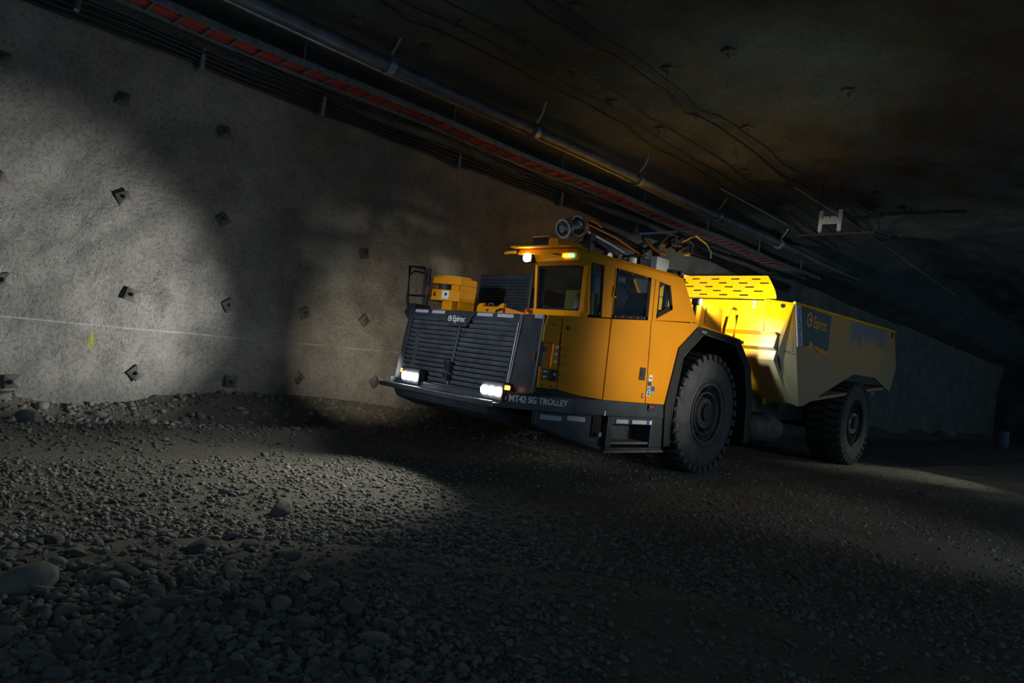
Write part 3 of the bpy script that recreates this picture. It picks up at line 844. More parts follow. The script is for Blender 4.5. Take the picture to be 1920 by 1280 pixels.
# yellow sensor housing
sx = 5.86
pl = [(sx, 7.52), (sx - .02, 7.66), (sx + .06, 7.83), (sx + .30, 7.83), (sx + .42, 7.50), (sx + .36, 7.16), (sx + .12, 7.22)]
sb_ = MB().prism([(x, y, 2.06) for x, y in pl], (0, 0, .155)).prism([(x, y, 2.295) for x, y in pl], (0, 0, .095))
sb_.prism([(sx + .03, 7.5, 2.39), (sx + .04, 7.66, 2.39), (sx + .10, 7.78, 2.39), (sx + .3, 7.78, 2.39), (sx + .38, 7.5, 2.39), (sx + .3, 7.22, 2.39), (sx + .14, 7.26, 2.39)], (0, 0, .03))
sb_.prism([(sx + .14, 7.235, 1.95), (sx + .40, 7.20, 1.95), (sx + .40, 7.19, 2.39), (sx + .14, 7.225, 2.39)], (0, .02, 0))
sb_.box(sx + .13, sx + .36, 7.26, 7.76, 2.20, 2.31)
sb_.box(sx + .06, sx + .3, 7.28, 7.60, 1.89, 1.94).box(sx + .10, sx + .26, 7.34, 7.56, 1.93, 2.08)
sbo = sb_.build('sensor_housing', 'paint', T, bevel=.006)
MB().lathe([(0, .12), (.085, .12)], (sx + .14, 7.55, 2.213), (0, 0, 1), 24).build('sensor_window', 'black', sbo, smooth=50)
MB().hexa([(sx + .005, 7.47, 2.085), (sx + .02, 7.47, 2.085), (sx + .065, 7.37, 2.085), (sx + .05, 7.37, 2.085), (sx + .005, 7.47, 2.20), (sx + .02, 7.47, 2.20), (sx + .065, 7.37, 2.20), (sx + .05, 7.37, 2.20)]).build('label_plate', 'white_label', sbo)
MB().cbox((sx + .028, 7.418, 2.15), (.02, .04, .04), Matrix.Rotation(-.42, 3, 'Z')).build('label_symbol', 'letter_dark', sbo)
MB().prism([(sx - .021, 7.575, 2.12), (sx - .019, 7.61, 2.185), (sx - .02, 7.64, 2.12)], (.004, 0, 0)).build('warning_symbol', 'letter_dark', sbo)
# yellow hinge assembly in front of the windscreen
tb = MB()
tb.prism([(5.86, 6.69, 1.90), (5.86, 6.69, 1.99), (5.86, 6.65, 2.04), (5.86, 6.56, 2.045), (5.86, 6.60, 1.98), (5.86, 6.61, 1.90)], (.05, 0, 0))
tb.prism([(5.86, 6.33, 1.90), (5.86, 6.31, 2.0), (5.86, 6.22, 2.05), (5.86, 6.18, 2.05), (5.86, 6.20, 1.90)], (.05, 0, 0))
tb.xz([(5.84, 1.90), (5.86, 2.00), (5.95, 2.02), (6.02, 1.98), (6.02, 1.90)], 6.24, 6.60)
tbo = tb.build('hood_hinge', 'paint', T, bevel=.006)
MB().tube([(5.85, 6.46, 2.02), (5.85, 6.44, 2.04), (5.85, 6.38, 2.04), (5.85, 6.36, 2.02)], .007, 6).build('lift_handle', 'galv', tbo)
MB().lathe([(0, .016), (.012, .014)], (5.846, 6.46, 1.95), (-1, 0, 0), 10).build('latch_bolt', 'black', tbo)
MB().tube([(5.84, 6.30, 1.90), (5.83, 6.27, 1.95), (5.84, 6.20, 1.975), (5.9, 6.10, 1.955), (5.95, 6.03, 1.90)], .014, 6).build('hose', 'cable_black', tbo)
MB().hexa([(5.86, 6.14, 1.92), (5.95, 6.14, 1.92), (6.0, 5.82, 1.90), (5.92, 5.82, 1.90), (5.86, 6.16, 2.0), (5.95, 6.16, 2.0), (6.0, 5.86, 1.95), (5.92, 5.86, 1.95)]).build('hinge_arm', 'paint_orange', tbo, bevel=.006)
MB().cbox((5.93, 5.80, 1.93), (.05, .05, .06)).build('hinge_stop', 'paint', tbo)
MB().lathe([(0, .045), (.05, .04), (.07, .02)], (6.10, 5.98, 1.96), (-.6, 0, 1), 16).build('extinguisher_knob', 'red', T, smooth=50)
for y in (6.75, 6.62, 6.45):
    MB().lathe([(0, .012), (.012, .010)], (5.62, y, 1.886), (0, 0, 1), 8).build('hood_bolt', 'galv', T)
# perforated screen behind the hood
sc = MB().box(6.98, 7.02, 6.84, 7.97, 1.90, 2.63).build('radiator_screen', 'black_paint', T, bevel=.01)
hm = MB()
for i in range(22):
    for j in range(12):
        hm.box(6.974, 6.979, 6.92 + i * .046, 6.945 + i * .046, 2.02 + j * .046, 2.045 + j * .046)
hm.build('perforation', 'seam', sc)['kind'] = 'stuff'
MB().box(7.02, 8.9, 6.84, 7.9, 1.90, 2.45).build('engine_cover', 'black', T, bevel=.03)

# --- fender and arch of the front wheel
arch = [(8.25, .42), (8.172, .99), (8.365, 1.815), (8.846, 2.182), (8.99, 2.185), (10.12, 2.12), (10.60, 1.72), (10.81, 1.10), (10.81, .47)]
inner = [(8.42, .42), (8.41, .97), (8.53, 1.70), (8.98, 2.05), (9.05, 2.09), (10.05, 2.04), (10.47, 1.68), (10.66, 1.10), (10.70, .47)]
fd = MB()
for i in range(len(arch) - 1):
    a0, a1, b0, b1 = arch[i], arch[i + 1], inner[i], inner[i + 1]
    fd.hexa([(a0[0], 5.13, a0[1]), (a1[0], 5.13, a1[1]), (a1[0], 6.0, a1[1]), (a0[0], 6.0, a0[1]),
             (b0[0], 5.16, b0[1]), (b1[0], 5.16, b1[1]), (b1[0], 6.0, b1[1]), (b0[0], 6.0, b0[1])])
fd.build('front_fender', 'black', T)
MB().tube([(x, 5.155, z) for x, z in inner], .008, 6).build('fender_lip', 'grey_casting', T)
MB().tube([(x + .0, 5.128, z + .005) for x, z in arch[3:6]], .012, 6).build('fender_trim', 'paint', T)
MB().box(8.9, 9.05, 5.12, 5.16, 2.10, 2.13).build('fender_plate', 'galv', T)
MB().box(8.3, 10.7, 6.0, 6.05, .4, 2.1).build('wheel_well', 'seam', T)
for i, dy in enumerate((0,)):
    fd2 = MB()
    for i in range(len(arch) - 1):
        a0, a1, b0, b1 = arch[i], arch[i + 1], inner[i], inner[i + 1]
        fd2.hexa([(a0[0], 7.2, a0[1]), (a1[0], 7.2, a1[1]), (a1[0], 8.05, a1[1]), (a0[0], 8.05, a0[1]),
                  (b0[0], 7.2, b0[1]), (b1[0], 7.2, b1[1]), (b1[0], 8.05, b1[1]), (b0[0], 8.05, b0[1])])
    fd2.build('front_fender', 'black', T)
# rear deck of the front frame, yellow cabinet, hoop rail, work lamp
MB().box(8.85, 10.7, 5.35, 8.0, 2.10, 2.16).build('rear_deck', 'paint', T, bevel=.01)
cbx = MB().hexa([(9.27, 5.42, 2.15), (10.05, 5.42, 2.15), (10.05, 5.80, 2.15), (9.27, 5.80, 2.15), (9.32, 5.42, 2.62), (10.0, 5.42, 2.60), (10.0, 5.80, 2.60), (9.32, 5.80, 2.62)]).build('battery_cabinet', 'paint', T, bevel=.02)
MB().box(9.45, 9.46, 5.414, 5.42, 2.30, 2.55).build('cabinet_seam', 'seam', cbx)
MB().box(9.96, 10.0, 5.40, 5.42, 2.17, 2.22).build('cabinet_latch', 'black', cbx)
MB().tube([(10.18, 5.47, 2.12), (10.19, 5.47, 2.30), (10.30, 5.47, 2.62), (10.40, 5.47, 2.68), (10.52, 5.47, 2.66), (10.58, 5.47, 2.58), (10.55, 5.47, 2.12)], .026, 8).build('hoop_rail', 'paint', T, smooth=50)
MB().cbox((10.55, 5.47, 2.06), (.06, .06, .14)).build('rail_foot', 'rusty_red', T)
wlp = MB().cbox((8.88, 5.80, 2.93), (.10, .20, .10)).build('work_lamp', 'black', T, bevel=.01)
MB().cbox((8.945, 5.80, 2.93), (.03, .17, .08)).build('lens', 'lamp_white', wlp, bevel=.006)
MB().box(8.84, 8.92, 5.76, 5.82, 2.15, 2.90).build('lamp_post', 'black', wlp)
MB().hexa([(8.82, 5.60, 2.985), (9.22, 5.60, 3.0), (9.22, 6.05, 3.0), (8.82, 6.05, 2.985), (8.82, 5.60, 2.995), (9.22, 5.60, 3.01), (9.22, 6.05, 3.01), (8.82, 6.05, 2.995)]).build('added_beam_shield', 'black', wlp)  # added plate that keeps the work lamp's light off the roof
spot('work_lamp_beam', (9.0, 5.80, 2.93), (11.6, 6.0, 2.95), 740, 100, 0.6, (1.0, .97, .85), .04, T)
wl2 = MB().cbox((9.08, 5.38, 2.58), (.09, .10, .10)).build('deck_lamp', 'black', T, bevel=.01)
MB().cbox((9.135, 5.37, 2.585), (.03, .10, .09)).build('lens', 'lamp_white', wl2, bevel=.006)
MB().box(9.06, 9.10, 5.37, 5.41, 2.15, 2.54).build('lamp_post', 'black', wl2)
spot('deck_lamp_beam', (9.18, 5.35, 2.60), (11.8, 5.2, 2.5), 620, 44, 0.9, (1.0, .97, .88), .04, T)

# --- pantograph on the roof
pg = MB()
A = Vector((6.80, 6.2, 3.22)); B = Vector((7.15, 6.2, 3.345)); C_ = Vector((8.75, 6.2, 3.30))
dAB = (B - A).normalized()
for k, (p, r) in enumerate(((A, .135), (A + dAB * .035, .14), (A + dAB * .33, .15), (A + dAB * .365, .15))):
    rg = MB().lathe([(0, r), (.02, r), (.02, r - .03), (0, r - .03)], p, dAB, 32, closed=True)
    rg.build('reel_ring', 'steel' if k < 3 else 'hose_orange', T, smooth=50)
pg.lathe([(-.02, .05), (.02, .075), (.12, .075), (.14, .05), (.30, .05), (.32, .09), (.44, .09), (.46, .06)], A, dAB, 24)
pg.build('reel_motor', 'galv', T, smooth=40)
m = MB()
m.lathe([(0, .128), (.01, .128)], A + dAB * .38, dAB, 32)
for i in range(8):
    an = i * math.pi / 4
    u = dAB.cross(Vector((0, 0, 1))).normalized(); v = u.cross(dAB)
    o_ = u * math.cos(an) * .12 + v * math.sin(an) * .12
    m.tube([A + o_, A + dAB * .38 + o_ * 1.05], .006, 6)
m.build('reel_cage', 'rim_dark', T, smooth=40)
MB().cbox(A + dAB * .2 + Vector((0, -.06, .0)), (.28, .03, .035), Matrix.Rotation(-.33, 3, 'Y')).build('reel_bracket', 'white', T)
# arm tubes
MB().tube([B + Vector((.08, 0, .02)), Vector((7.9, 6.2, 3.36)), C_], [.085, .075, .06], 14).build('arm', 'rim_dark', T, smooth=50)
MB().tube([(7.2, 6.08, 3.36), (7.8, 6.06, 3.31), (8.4, 6.05, 3.20), (8.7, 6.06, 3.18)], .014, 8).build('arm_hose', 'hose_orange', T, smooth=50)
MB().tube([(7.2, 6.10, 3.27), (7.7, 6.02, 3.17), (8.3, 6.02, 3.08), (8.6, 6.05, 3.10)], .028, 10).build('arm_cylinder', 'galv', T, smooth=50)
MB().tube([(7.25, 6.14, 3.45), (7.45, 6.14, 3.44), (7.55, 6.14, 3.40)], .018, 8).build('arm_hose', 'hose_orange', T, smooth=50)
MB().tube([(8.45, 6.0, 3.44), (8.6, 5.97, 3.34), (8.8, 5.96, 3.30), (9.0, 5.97, 3.305)], .02, 8).build('arm_hose', 'hose_orange', T, smooth=50)
for k in range(5):
    y = 5.98 + .05 * k
    MB().tube([(7.3, y + .1, 3.22 - .02 * k), (7.7, y, 3.02 + .03 * k), (8.1, y, 3.0 - .02 * k), (8.5, y + .05, 3.06 + .03 * k), (8.8, y + .1, 3.2)], .014, 6).build('arm_hose', 'cable_black', T, smooth=50)
# support frame under the arm
m = MB()
m.box(7.15, 8.6, 5.95, 6.25, 2.84, 2.90).box(7.25, 7.35, 6.05, 6.2, 2.9, 3.28).box(8.5, 8.6, 6.05, 6.2, 2.9, 3.3)
m.tube([(7.3, 6.0, 2.9), (8.5, 6.0, 3.2)], .02).tube([(7.3, 6.0, 3.15), (8.5, 6.0, 2.9)], .02).tube([(7.5, 5.95, 2.95), (8.3, 5.95, 2.96)], .03)
m.build('arm_cradle', 'rim_dark', T, bevel=.006)
for xx, zz, rr in ((7.5, 2.98, .045), (7.75, 3.0, .035), (8.0, 2.97, .05), (8.28, 3.02, .04)):
    MB().lathe([(0, rr), (.16, rr), (.18, rr * .6)], (xx, 5.88, zz), (.3, 1, 0), 14).build('valve', 'galv', T, smooth=40)
MB().lathe([(0, .055), (.15, .055), (.155, .03)], (7.83, 5.72, 2.86), (0, 0, 1), 18).build('insulator', 'white', T, smooth=40)
MB().box(7.45, 7.75, 5.70, 5.86, 2.85, 2.875).build('insulator_base', 'white', T)
m = MB().box(7.98, 8.20, 5.70, 5.78, 2.84, 3.06)
bp_ = m.build('bolted_bracket', 'rim_dark', T, bevel=.006)
for i in range(3):
    for j in range(3):
        MB().lathe([(0, .012), (.01, .01)], (8.02 + i * .07, 5.70, 2.90 + j * .055), (0, -1, 0), 8).build('bolt', 'galv', bp_)
MB().lathe([(0, .04), (.02, .04), (.02, .025), (0, .025)], (8.10, 5.72, 3.10), (0, -1, 0), 16, closed=True).build('lifting_eye', 'galv', T)
# collector head
m = MB()
m.hexa([(8.46, 6.12, 3.50), (9.50, 6.12, 3.77), (9.50, 6.28, 3.77), (8.46, 6.28, 3.50), (8.46, 6.12, 3.535), (9.50, 6.12, 3.805), (9.50, 6.28, 3.805), (8.46, 6.28, 3.535)])
m.build('collector_bar', 'steel', T)
m = MB()
m.tube([(8.6, 6.15, 3.50), (8.95, 6.15, 3.38), (9.25, 6.15, 3.66)], .035).tube([(8.95, 6.15, 3.40), (8.72, 6.15, 3.46), (8.6, 6.2, 3.35)], .03)
m.tube([(8.75, 6.25, 3.30), (9.05, 6.2, 3.48), (9.6, 6.2, 3.62)], .035).tube([(9.0, 6.15, 3.46), (9.4, 6.15, 3.57), (9.75, 6.15, 3.60)], .025)
m.tube([(9.02, 6.2, 3.45), (9.06, 6.15, 3.22), (9.10, 6.1, 3.05)], .06)
m.build('collector_frame', 'grey_casting', T, smooth=50)
for xx, zz in ((9.35, 3.64), (9.55, 3.66), (9.75, 3.58), (9.30, 3.50), (9.60, 3.50)):
    MB().lathe([(-.05, .03), (.0, .042), (.05, .03)], (xx, 6.12, zz), (.2, -1, .4), 12).build('collector_joint', 'rim_dark', T, smooth=40)
MB().cbox((9.42, 6.08, 3.60), (.05, .03, .15)).build('blue_tag', 'blue', T)
MB().cbox((9.80, 6.08, 3.55), (.05, .03, .12)).build('blue_tag', 'blue', T)
MB().cbox((9.80, 6.08, 3.47), (.12, .06, .04)).build('tag_plate', 'gold_paint', T)
MB().tube([(9.7, 6.15, 3.66), (10.1, 6.15, 3.86), (10.5, 6.15, 3.80), (10.68, 6.15, 3.70), (10.70, 6.15, 3.58)], .014, 6).build('collector_horn', 'steel', T, smooth=50)
MB().tube([(9.7, 6.2, 3.64), (10.0, 6.2, 3.76), (10.14, 6.2, 3.72), (10.15, 6.2, 3.56)], .014, 6).build('collector_horn', 'grey_casting', T, smooth=50)
# white box and lamps at the back of the cab roof
wb = MB().box(8.25, 8.57, 5.60, 5.83, 2.86, 3.12).build('white_box', 'white', T, bevel=.01)
MB().box(8.40, 8.53, 5.595, 5.60, 3.06, 3.085).build('box_label', 'white_label', wb)
lm = MB().box(8.50, 8.92, 5.50, 5.62, 2.85, 2.90).box(8.55, 8.68, 5.50, 5.60, 2.90, 2.98).box(8.74, 8.86, 5.50, 5.60, 2.90, 2.99).tube([(8.9, 5.55, 2.85), (8.93, 5.55, 2.72)], .03)
lmo = lm.build('rear_lamp_cluster', 'black', T, bevel=.008)
MB().cbox((8.80, 5.497, 2.955), (.07, .01, .035)).build('amber_lens', 'gold_paint', lmo)

# --- dump box
prof = [(11.60, 3.01), (11.60, 2.43), (11.70, 2.37), (11.61, 2.15), (11.73, 2.10), (11.66, 1.93), (12.05, 1.60), (12.60, 1.18)]
fp = MB()
for i in range(len(prof) - 1):
    (x0, z0), (x1, z1) = prof[i], prof[i + 1]
    ye = 5.47 if i == 0 else 5.245; th = .06 if i == 0 else .15
    yf = 2 * CY - ye
    fp.hexa([(x0, ye, z0), (x1, ye, z1), (x1, yf, z1), (x0, yf, z0), (x0 + th, ye, z0), (x1 + th, ye, z1), (x1 + th, yf, z1), (x0 + th, yf, z0)])
bf = fp.build('box_front_wall', 'box_front', T, bevel=.008)
for z in (2.95, 2.86):
    MB().lathe([(0, .032), (.03, .026)], (11.6, 5.68, z), (-1, 0, 0), 14).build('rivet', 'white', bf, smooth=40)
# slotted spill guard: strips with open slots between them
sg = MB()
Ya, Yb = 5.44, 2 * CY - 5.44


def sgp(y, t, d=0.0):     # t 0..1 from lower to upper edge
    return (11.62 + .23 * t + d, y, 3.02 + .455 * t)


slots = []
for r, y_first in enumerate((5.93, 5.68, 5.88, 5.62, 5.81)):
    slots.append((.13 + r * .18, [y_first - .08 + k * .415 for k in range(6)]))
edges = []
t_prev = 0.0
for tc_, ys in slots:
    # solid strip below the slot row
    edges.append((t_prev, tc_ - .028, [(Ya, Yb)]))
    segs = []; y = Ya
    for ya in ys:
        if ya + .17 < Yb - .2:
            segs.append((y, ya)); y = ya + .17
    segs.append((y, Yb))
    edges.append((tc_ - .028, tc_ + .028, segs)); t_prev = tc_ + .028
edges.append((t_prev, 1.0, [(Ya, Yb)]))
for t0, t1, segs in edges:
    for ya, yb in segs:
        # the guard narrows upwards at the outer ends
        def lim(y, t):
            e = 5.30 + .31 * t ** 1.3
            if y == Ya:
                return e
            if y == Yb:
                return 2 * CY - e
            return y
        sg.hexa([sgp(lim(ya, t0), t0), sgp(lim(yb, t0), t0), sgp(lim(yb, t0), t0, .02), sgp(lim(ya, t0), t0, .02),
                 sgp(lim(ya, t1), t1), sgp(lim(yb, t1), t1), sgp(lim(yb, t1), t1, .02), sgp(lim(ya, t1), t1, .02)])
sg.build('spill_guard', 'paint_guard' if 'paint_guard' in MATS else 'box_front', T)
MB().box(11.60, 13.2, 5.5, 2 * CY - 5.5, 2.98, 3.01).build('box_rim_plate', 'box_front', T)
# chamfered corner plates
for sgn in (1, -1):
    def yy(y):
        return y if sgn == 1 else 2 * CY - y
    cp = MB()
    poly = [(11.6, yy(5.49), 3.01), (12.05, yy(5.15), 3.01), (12.73, yy(5.15), 1.16), (12.40, yy(5.27), 1.22), (12.05, yy(5.245), 1.72), (11.80, yy(5.235), 2.13), (11.75, yy(5.26), 2.31), (11.61, yy(5.43), 2.42)]
    nP = len(poly)
    # thick plate
    cp.add(poly + [(x + .04, y + sgn * .04, z) for x, y, z in poly],
           [(0, 1, 6), (0, 6, 7), (1, 5, 6), (1, 4, 5), (1, 2, 4), (2, 3, 4)] + [tuple(a + nP for a in q[::-1]) for q in ((0, 1, 6), (0, 6, 7), (1, 5, 6), (1, 4, 5), (1, 2, 4), (2, 3, 4))] + [(i, (i + 1) % nP, (i + 1) % nP + nP, i + nP) for i in range(nP)])
    cpo = cp.build('corner_plate', 'box_front', T)
    if sgn == 1:
        MB().lathe([(0, .038), (.012, .038)], (11.86, 5.28, 2.93), (-.6, -.8, 0), 18).build('lifting_hole', 'seam', cpo)
        MB().tube([(11.655, 5.435, 2.42), (11.65, 5.44, 2.98), (12.0, 5.175, 2.98)], .010, 6).build('plate_fold', 'box_front', cpo)
        MB().tube([(11.90, 5.25, 2.13), (12.20, 5.143, 2.14), (12.02, 5.143, 2.98)], .006, 6).build('panel_gap', 'seam', cpo)
    # side wall
    sp_ = [(12.05, 3.01), (17.9, 3.187), (18.284, 2.337), (17.99, 1.73), (16.80, 1.994), (15.41, 1.964), (12.99, 1.193), (12.73, 1.161)]
    sw = MB().xz(sp_, yy(5.15), yy(5.20)).build('box_side_wall', 'box_side', T, bevel=.008)
    rim = MB().tube([(12.05, yy(5.155), 3.015), (17.9, yy(5.155), 3.19)], .028, 8).build('box_rim', 'box_front' if sgn == 1 else 'box_side', sw, smooth=50)
    if sgn == 1:
        MB().cbox((17.72, 5.145, 3.09), (.06, .02, .14)).build('rear_slot', 'seam', sw)
        # white strip with rotated lettering, decal board
        stp_ = MB().xz([(12.09, 2.99), (12.33, 2.995), (12.59, 2.30), (12.36, 2.25)], 5.138, 5.148).build('decal_strip', 'reflector', sw)
        text_mesh('lettering', 'MINETRUCK', .135, (12.20, 5.136, 2.93), (.34, 0, -1), (1, 0, .34), .002, 'letter_dark', stp_, xs=.93)
        rag = [(12.615, 2.285), (12.72, 2.33), (12.78, 2.30), (12.86, 2.40), (13.0, 2.42), (13.12, 2.345), (13.3, 2.36), (13.42, 2.31), (13.6, 2.35), (13.72, 2.30), (13.83, 2.335)]
        dec = MB().xz([(12.35, 3.0)] + rag + [(13.80, 3.02)], 5.138, 5.148).build('decal_board', 'slate_decal', sw)
        hex_logo(MB(), (12.76, 5.136, 2.80), (1, 0, 0), (0, 0, 1), .15, .003).build('logo', 'letter_yellow', dec)
        text_mesh('lettering', 'Epiroc', .32, (12.95, 5.135, 2.68), (1, 0, 0), (0, 0, 1), .002, 'letter_yellow', dec, xs=.82, bold=.005)
        tr = MB().xz([(12.63, 2.27), (12.80, 2.30), (12.90, 2.38), (13.02, 2.40), (13.05, 2.33), (12.9, 2.30), (12.7, 2.25)], 5.136, 5.1375).xz([(13.1, 2.32), (13.3, 2.345), (13.5, 2.28), (13.75, 2.29), (13.72, 2.24), (13.4, 2.24)], 5.136, 5.1375)
        tr.build('torn_patch', 'paint', dec)
MB().hexa([(12.65, 5.2, 1.20), (17.95, 5.2, 1.80), (17.95, 8.0, 1.80), (12.65, 8.0, 1.20), (12.65, 5.2, 1.26), (17.95, 5.2, 1.86), (17.95, 8.0, 1.86), (12.65, 8.0, 1.26)]).build('box_floor', 'box_side', T)

# --- hitch, rear frame, axle
MB().box(10.6, 12.9, 5.95, 7.2, .90, 1.14).build('hitch_beam', 'paint_orange', T, bevel=.02)
MB().box(12.5, 17.6, 5.95, 7.2, .82, 1.25).build('rear_frame', 'rim_dark', T, bevel=.02)
MB().box(10.6, 12.4, 6.0, 7.2, 1.14, 1.75).build('hitch_block', 'rim_dark', T, bevel=.02)
m = MB().lathe([(-.95, .16), (-.8, .27), (-.3, .27), (-.25, .30), (.0, .30), (.02, .24), (.3, .24), (.32, .18), (.45, .18)], (13.2, 5.95, .64), (1, 0, 0), 24)
m.build('drive_housing', 'grey_casting', T, smooth=40)
for i in range(6):
    an = i * math.pi / 3
    MB().cbox((13.08, 5.95 + .27 * math.cos(an), .64 + .27 * math.sin(an)), (.05, .05, .05)).build('flange_bolt', 'grey_casting', T)
MB().box(12.05, 12.6, 5.80, 5.95, .95, 1.3).build('frame_bracket', 'grey_casting', T, bevel=.01)
MB().tube([(12.6, 5.55, 1.1), (15.6, 5.62, 1.75)], .09, 12).build('hoist_cylinder', 'grey_casting', T, smooth=50)
MB().lathe([(0, .14), (2.9, .14)], (15.9, 5.15, .93), (0, 1, 0), 20).build('rear_axle', 'rim_dark', T)
MB().lathe([(0, .14), (2.9, .14)], (9.42, 5.15, .93), (0, 1, 0), 20).build('front_axle', 'rim_dark', T)
MB().box(17.55, 17.65, 5.5, 7.7, .6, 1.3).build('rear_cross_member', 'rim_dark', T)
MB().lathe([(0, .05), (.25, .05)], (17.3, 5.4, 1.62), (1, 0, .1), 12).build('rear_lamp_arm', 'galv', T)
MB().box(10.3, 10.45, 5.9, 7.3, .5, 1.6).build('frame_plate', 'rim_dark', T)
MB().lathe([(0, .05), (.12, .05), (.13, .03)], (12.50, 5.72, 1.12), (0, 0, 1), 14).build('grease_cup', 'letter_yellow', T, smooth=40)

# --- wheels
R_T, W_T = .925, .72


def make_wheel(hub_mat, rim_mat):
    # local: axis along Y, outer face at y=0 looking towards -Y
    prof = [(.06, .50), (.0, .53), (-.012, .60), (-.02, .70), (.0, .80), (.05, .865), (W_T * .5, .88), (W_T - .05, .865), (W_T, .80), (W_T + .02, .70), (W_T, .53), (W_T - .06, .50)]
    t = MB().lathe(prof, (0, 0, 0), (0, 1, 0), 64, closed=True).build('wheel', 'rubber', None, off=(0, 0, 0), smooth=40)
    rim = MB().lathe([(.02, .53), (.0, .50), (.02, .47), (.05, .455), (.05, .42), (.08, .40), (.26, .36), (.27, .05), (.29, .05), (.30, .53)], (0, 0, 0), (0, 1, 0), 48, closed=True).build('rim', rim_mat, t, off=(0, 0, 0), smooth=30)
    MB().lathe([(.01, .475), (-.012, .465), (-.012, .445), (.01, .43)], (0, 0, 0), (0, 1, 0), 48, closed=True).build('lock_ring', rim_mat, t, off=(0, 0, 0), smooth=40)
    MB().lathe([(.05, .335), (.03, .33), (.03, .31), (.06, .30)], (0, 0, 0), (0, 1, 0), 48, closed=True).build('rim_ring', rim_mat, t, off=(0, 0, 0), smooth=40)
    MB().lathe([(.27, .25), (.06, .24), (.03, .22), (.03, .10), (.01, .09), (.01, .0)], (0, 0, 0), (0, 1, 0), 40).build('hub', hub_mat, t, off=(0, 0, 0), smooth=35)
    for i in range(12):
        an = i * math.pi / 6
        MB().lathe([(.03, .02), (.012, .018)], (.17 * math.cos(an), 0, .17 * math.sin(an)), (0, 1, 0), 8).build('hub_bolt', hub_mat, t, off=(0, 0, 0))
    # tread lugs: one mesh per row shared around the tyre
    nl = 34
    for row in (0, 1):
        ys = (-.022, .34) if row == 0 else (W_T + .022, W_T - .34)
        sgn = 1 if row == 0 else -1
        a = .052; sk = .05
        lug = MB()
        y0, y1 = ys
        # shoulder piece wrapping the side wall and the tread block itself
        lug.hexa([(-a, y0 + sgn * .03, .83), (a, y0 + sgn * .03, .83), (a + sk, y1, .84), (-a + sk, y1, .84),
                  (-a * .92, y0 + sgn * .028, R_T - .018), (a * .92, y0 + sgn * .028, R_T - .018), (a * .92 + sk, y1, R_T), (-a * .92 + sk, y1, R_T)])
        lug.hexa([(-a * .8, y0 + sgn * .012, .82), (a * .8, y0 + sgn * .012, .82), (a * .8, y0 + sgn * .05, .82), (-a * .8, y0 + sgn * .05, .82),
                  (-a * .95, y0 + sgn * .012, R_T - .03), (a * .95, y0 + sgn * .012, R_T - .03), (a * .95, y0 + sgn * .08, R_T - .02), (-a * .95, y0 + sgn * .08, R_T - .02)])
        first = None
        for i in range(nl):
            if first is None:
                o = lug.build('tread_lug', 'rubber', t, off=(0, 0, 0)); first = o
            else:
                o = first.copy(); COL.objects.link(o); o.parent = t
            o.rotation_euler = (0, 2 * math.pi * (i + (.5 if row else 0)) / nl, 0)
    return t


def place_wheel(t, x, y, flip):
    t.parent = T
    t.location = (x - BASE[0], y - BASE[1], R_T - .012)
    t.rotation_euler = (0, .05, math.pi if flip else 0)


def copy_tree(o, parent):
    c = o.copy(); COL.objects.link(c); c.parent = parent
    for ch in [k for k in bpy.data.objects if k.parent == o]:
        copy_tree(ch, c)
    return c


w1 = make_wheel('rim', 'rim')
w1['label'] = 'dusty grey front tyre with grey rim'
place_wheel(w1, 9.43, 5.17, False)
w2 = make_wheel('steel', 'rim_dark')
w2['label'] = 'rear tyre with black rim and bright hub'
place_wheel(w2, 15.93, 5.17, False)
w3 = copy_tree(w1, T); place_wheel(w3, 9.43, 2 * CY - 5.17, True)
w4 = copy_tree(w2, T); place_wheel(w4, 15.93, 2 * CY - 5.17, True)

# ------------------------------------------------------------------ services under the roof
# cable tray: two rails and rungs, hung on drop rods, red cables lie in it
TX0, TX1 = -2.0, 21.0
tr = empty('cable_tray', (9.0, 8.78, 5.0))
TO = (9.0, 8.78, 5.0)


def tray_y(x):
    return 8.95 - (x - 3.3) * .026


def ln(dy, z, r, n=8, x0=TX0, x1=TX1, step=1.0):
    xs = np.arange(x0, x1 + .01, step)
    return [(x, tray_y(x) + dy, z + .02 * math.sin(x * 1.3)) for x in xs]


for dy in (-.21, .21):
    b = MB(); pts = ln(dy, 5.0, 0)
    for p, q in zip(pts[:-1], pts[1:]):
        b.hexa([(p[0], p[1] - .014, p[2] - .045), (q[0], q[1] - .014, q[2] - .045), (q[0], q[1] + .014, q[2] - .045), (p[0], p[1] + .014, p[2] - .045),
                (p[0], p[1] - .014, p[2] + .045), (q[0], q[1] - .014, q[2] + .045), (q[0], q[1] + .014, q[2] + .045), (p[0], p[1] + .014, p[2] + .045)])
    b.build('tray_rail', 'galv', tr, off=TO)
rung = None
x = TX0 + .2
while x < TX1:
    if rung is None:
        rung = MB().box(-.016, .016, -.21, .21, -.035, -.015).build('tray_rung', 'galv', tr, off=(0, 0, 0)); o = rung
    else:
        o = rung.copy(); COL.objects.link(o); o.parent = tr
    o.location = (x - TO[0], tray_y(x) - TO[1], .02 * math.sin(x * 1.3))
    x += .33
for k in range(9):
    x = -1.2 + k * 2.6
    for dy in (-.21, .21):
        MB().tube([(x, tray_y(x) + dy, 5.0), (x, tray_y(x) + dy, max(5.2, roof_z(x, tray_y(x) + dy) + .05))], .012, 6).build('drop_rod', 'galv', tr, off=TO)
tag(tr, 'galvanised ladder cable tray hung from the roof along the tunnel', 'cable tray')
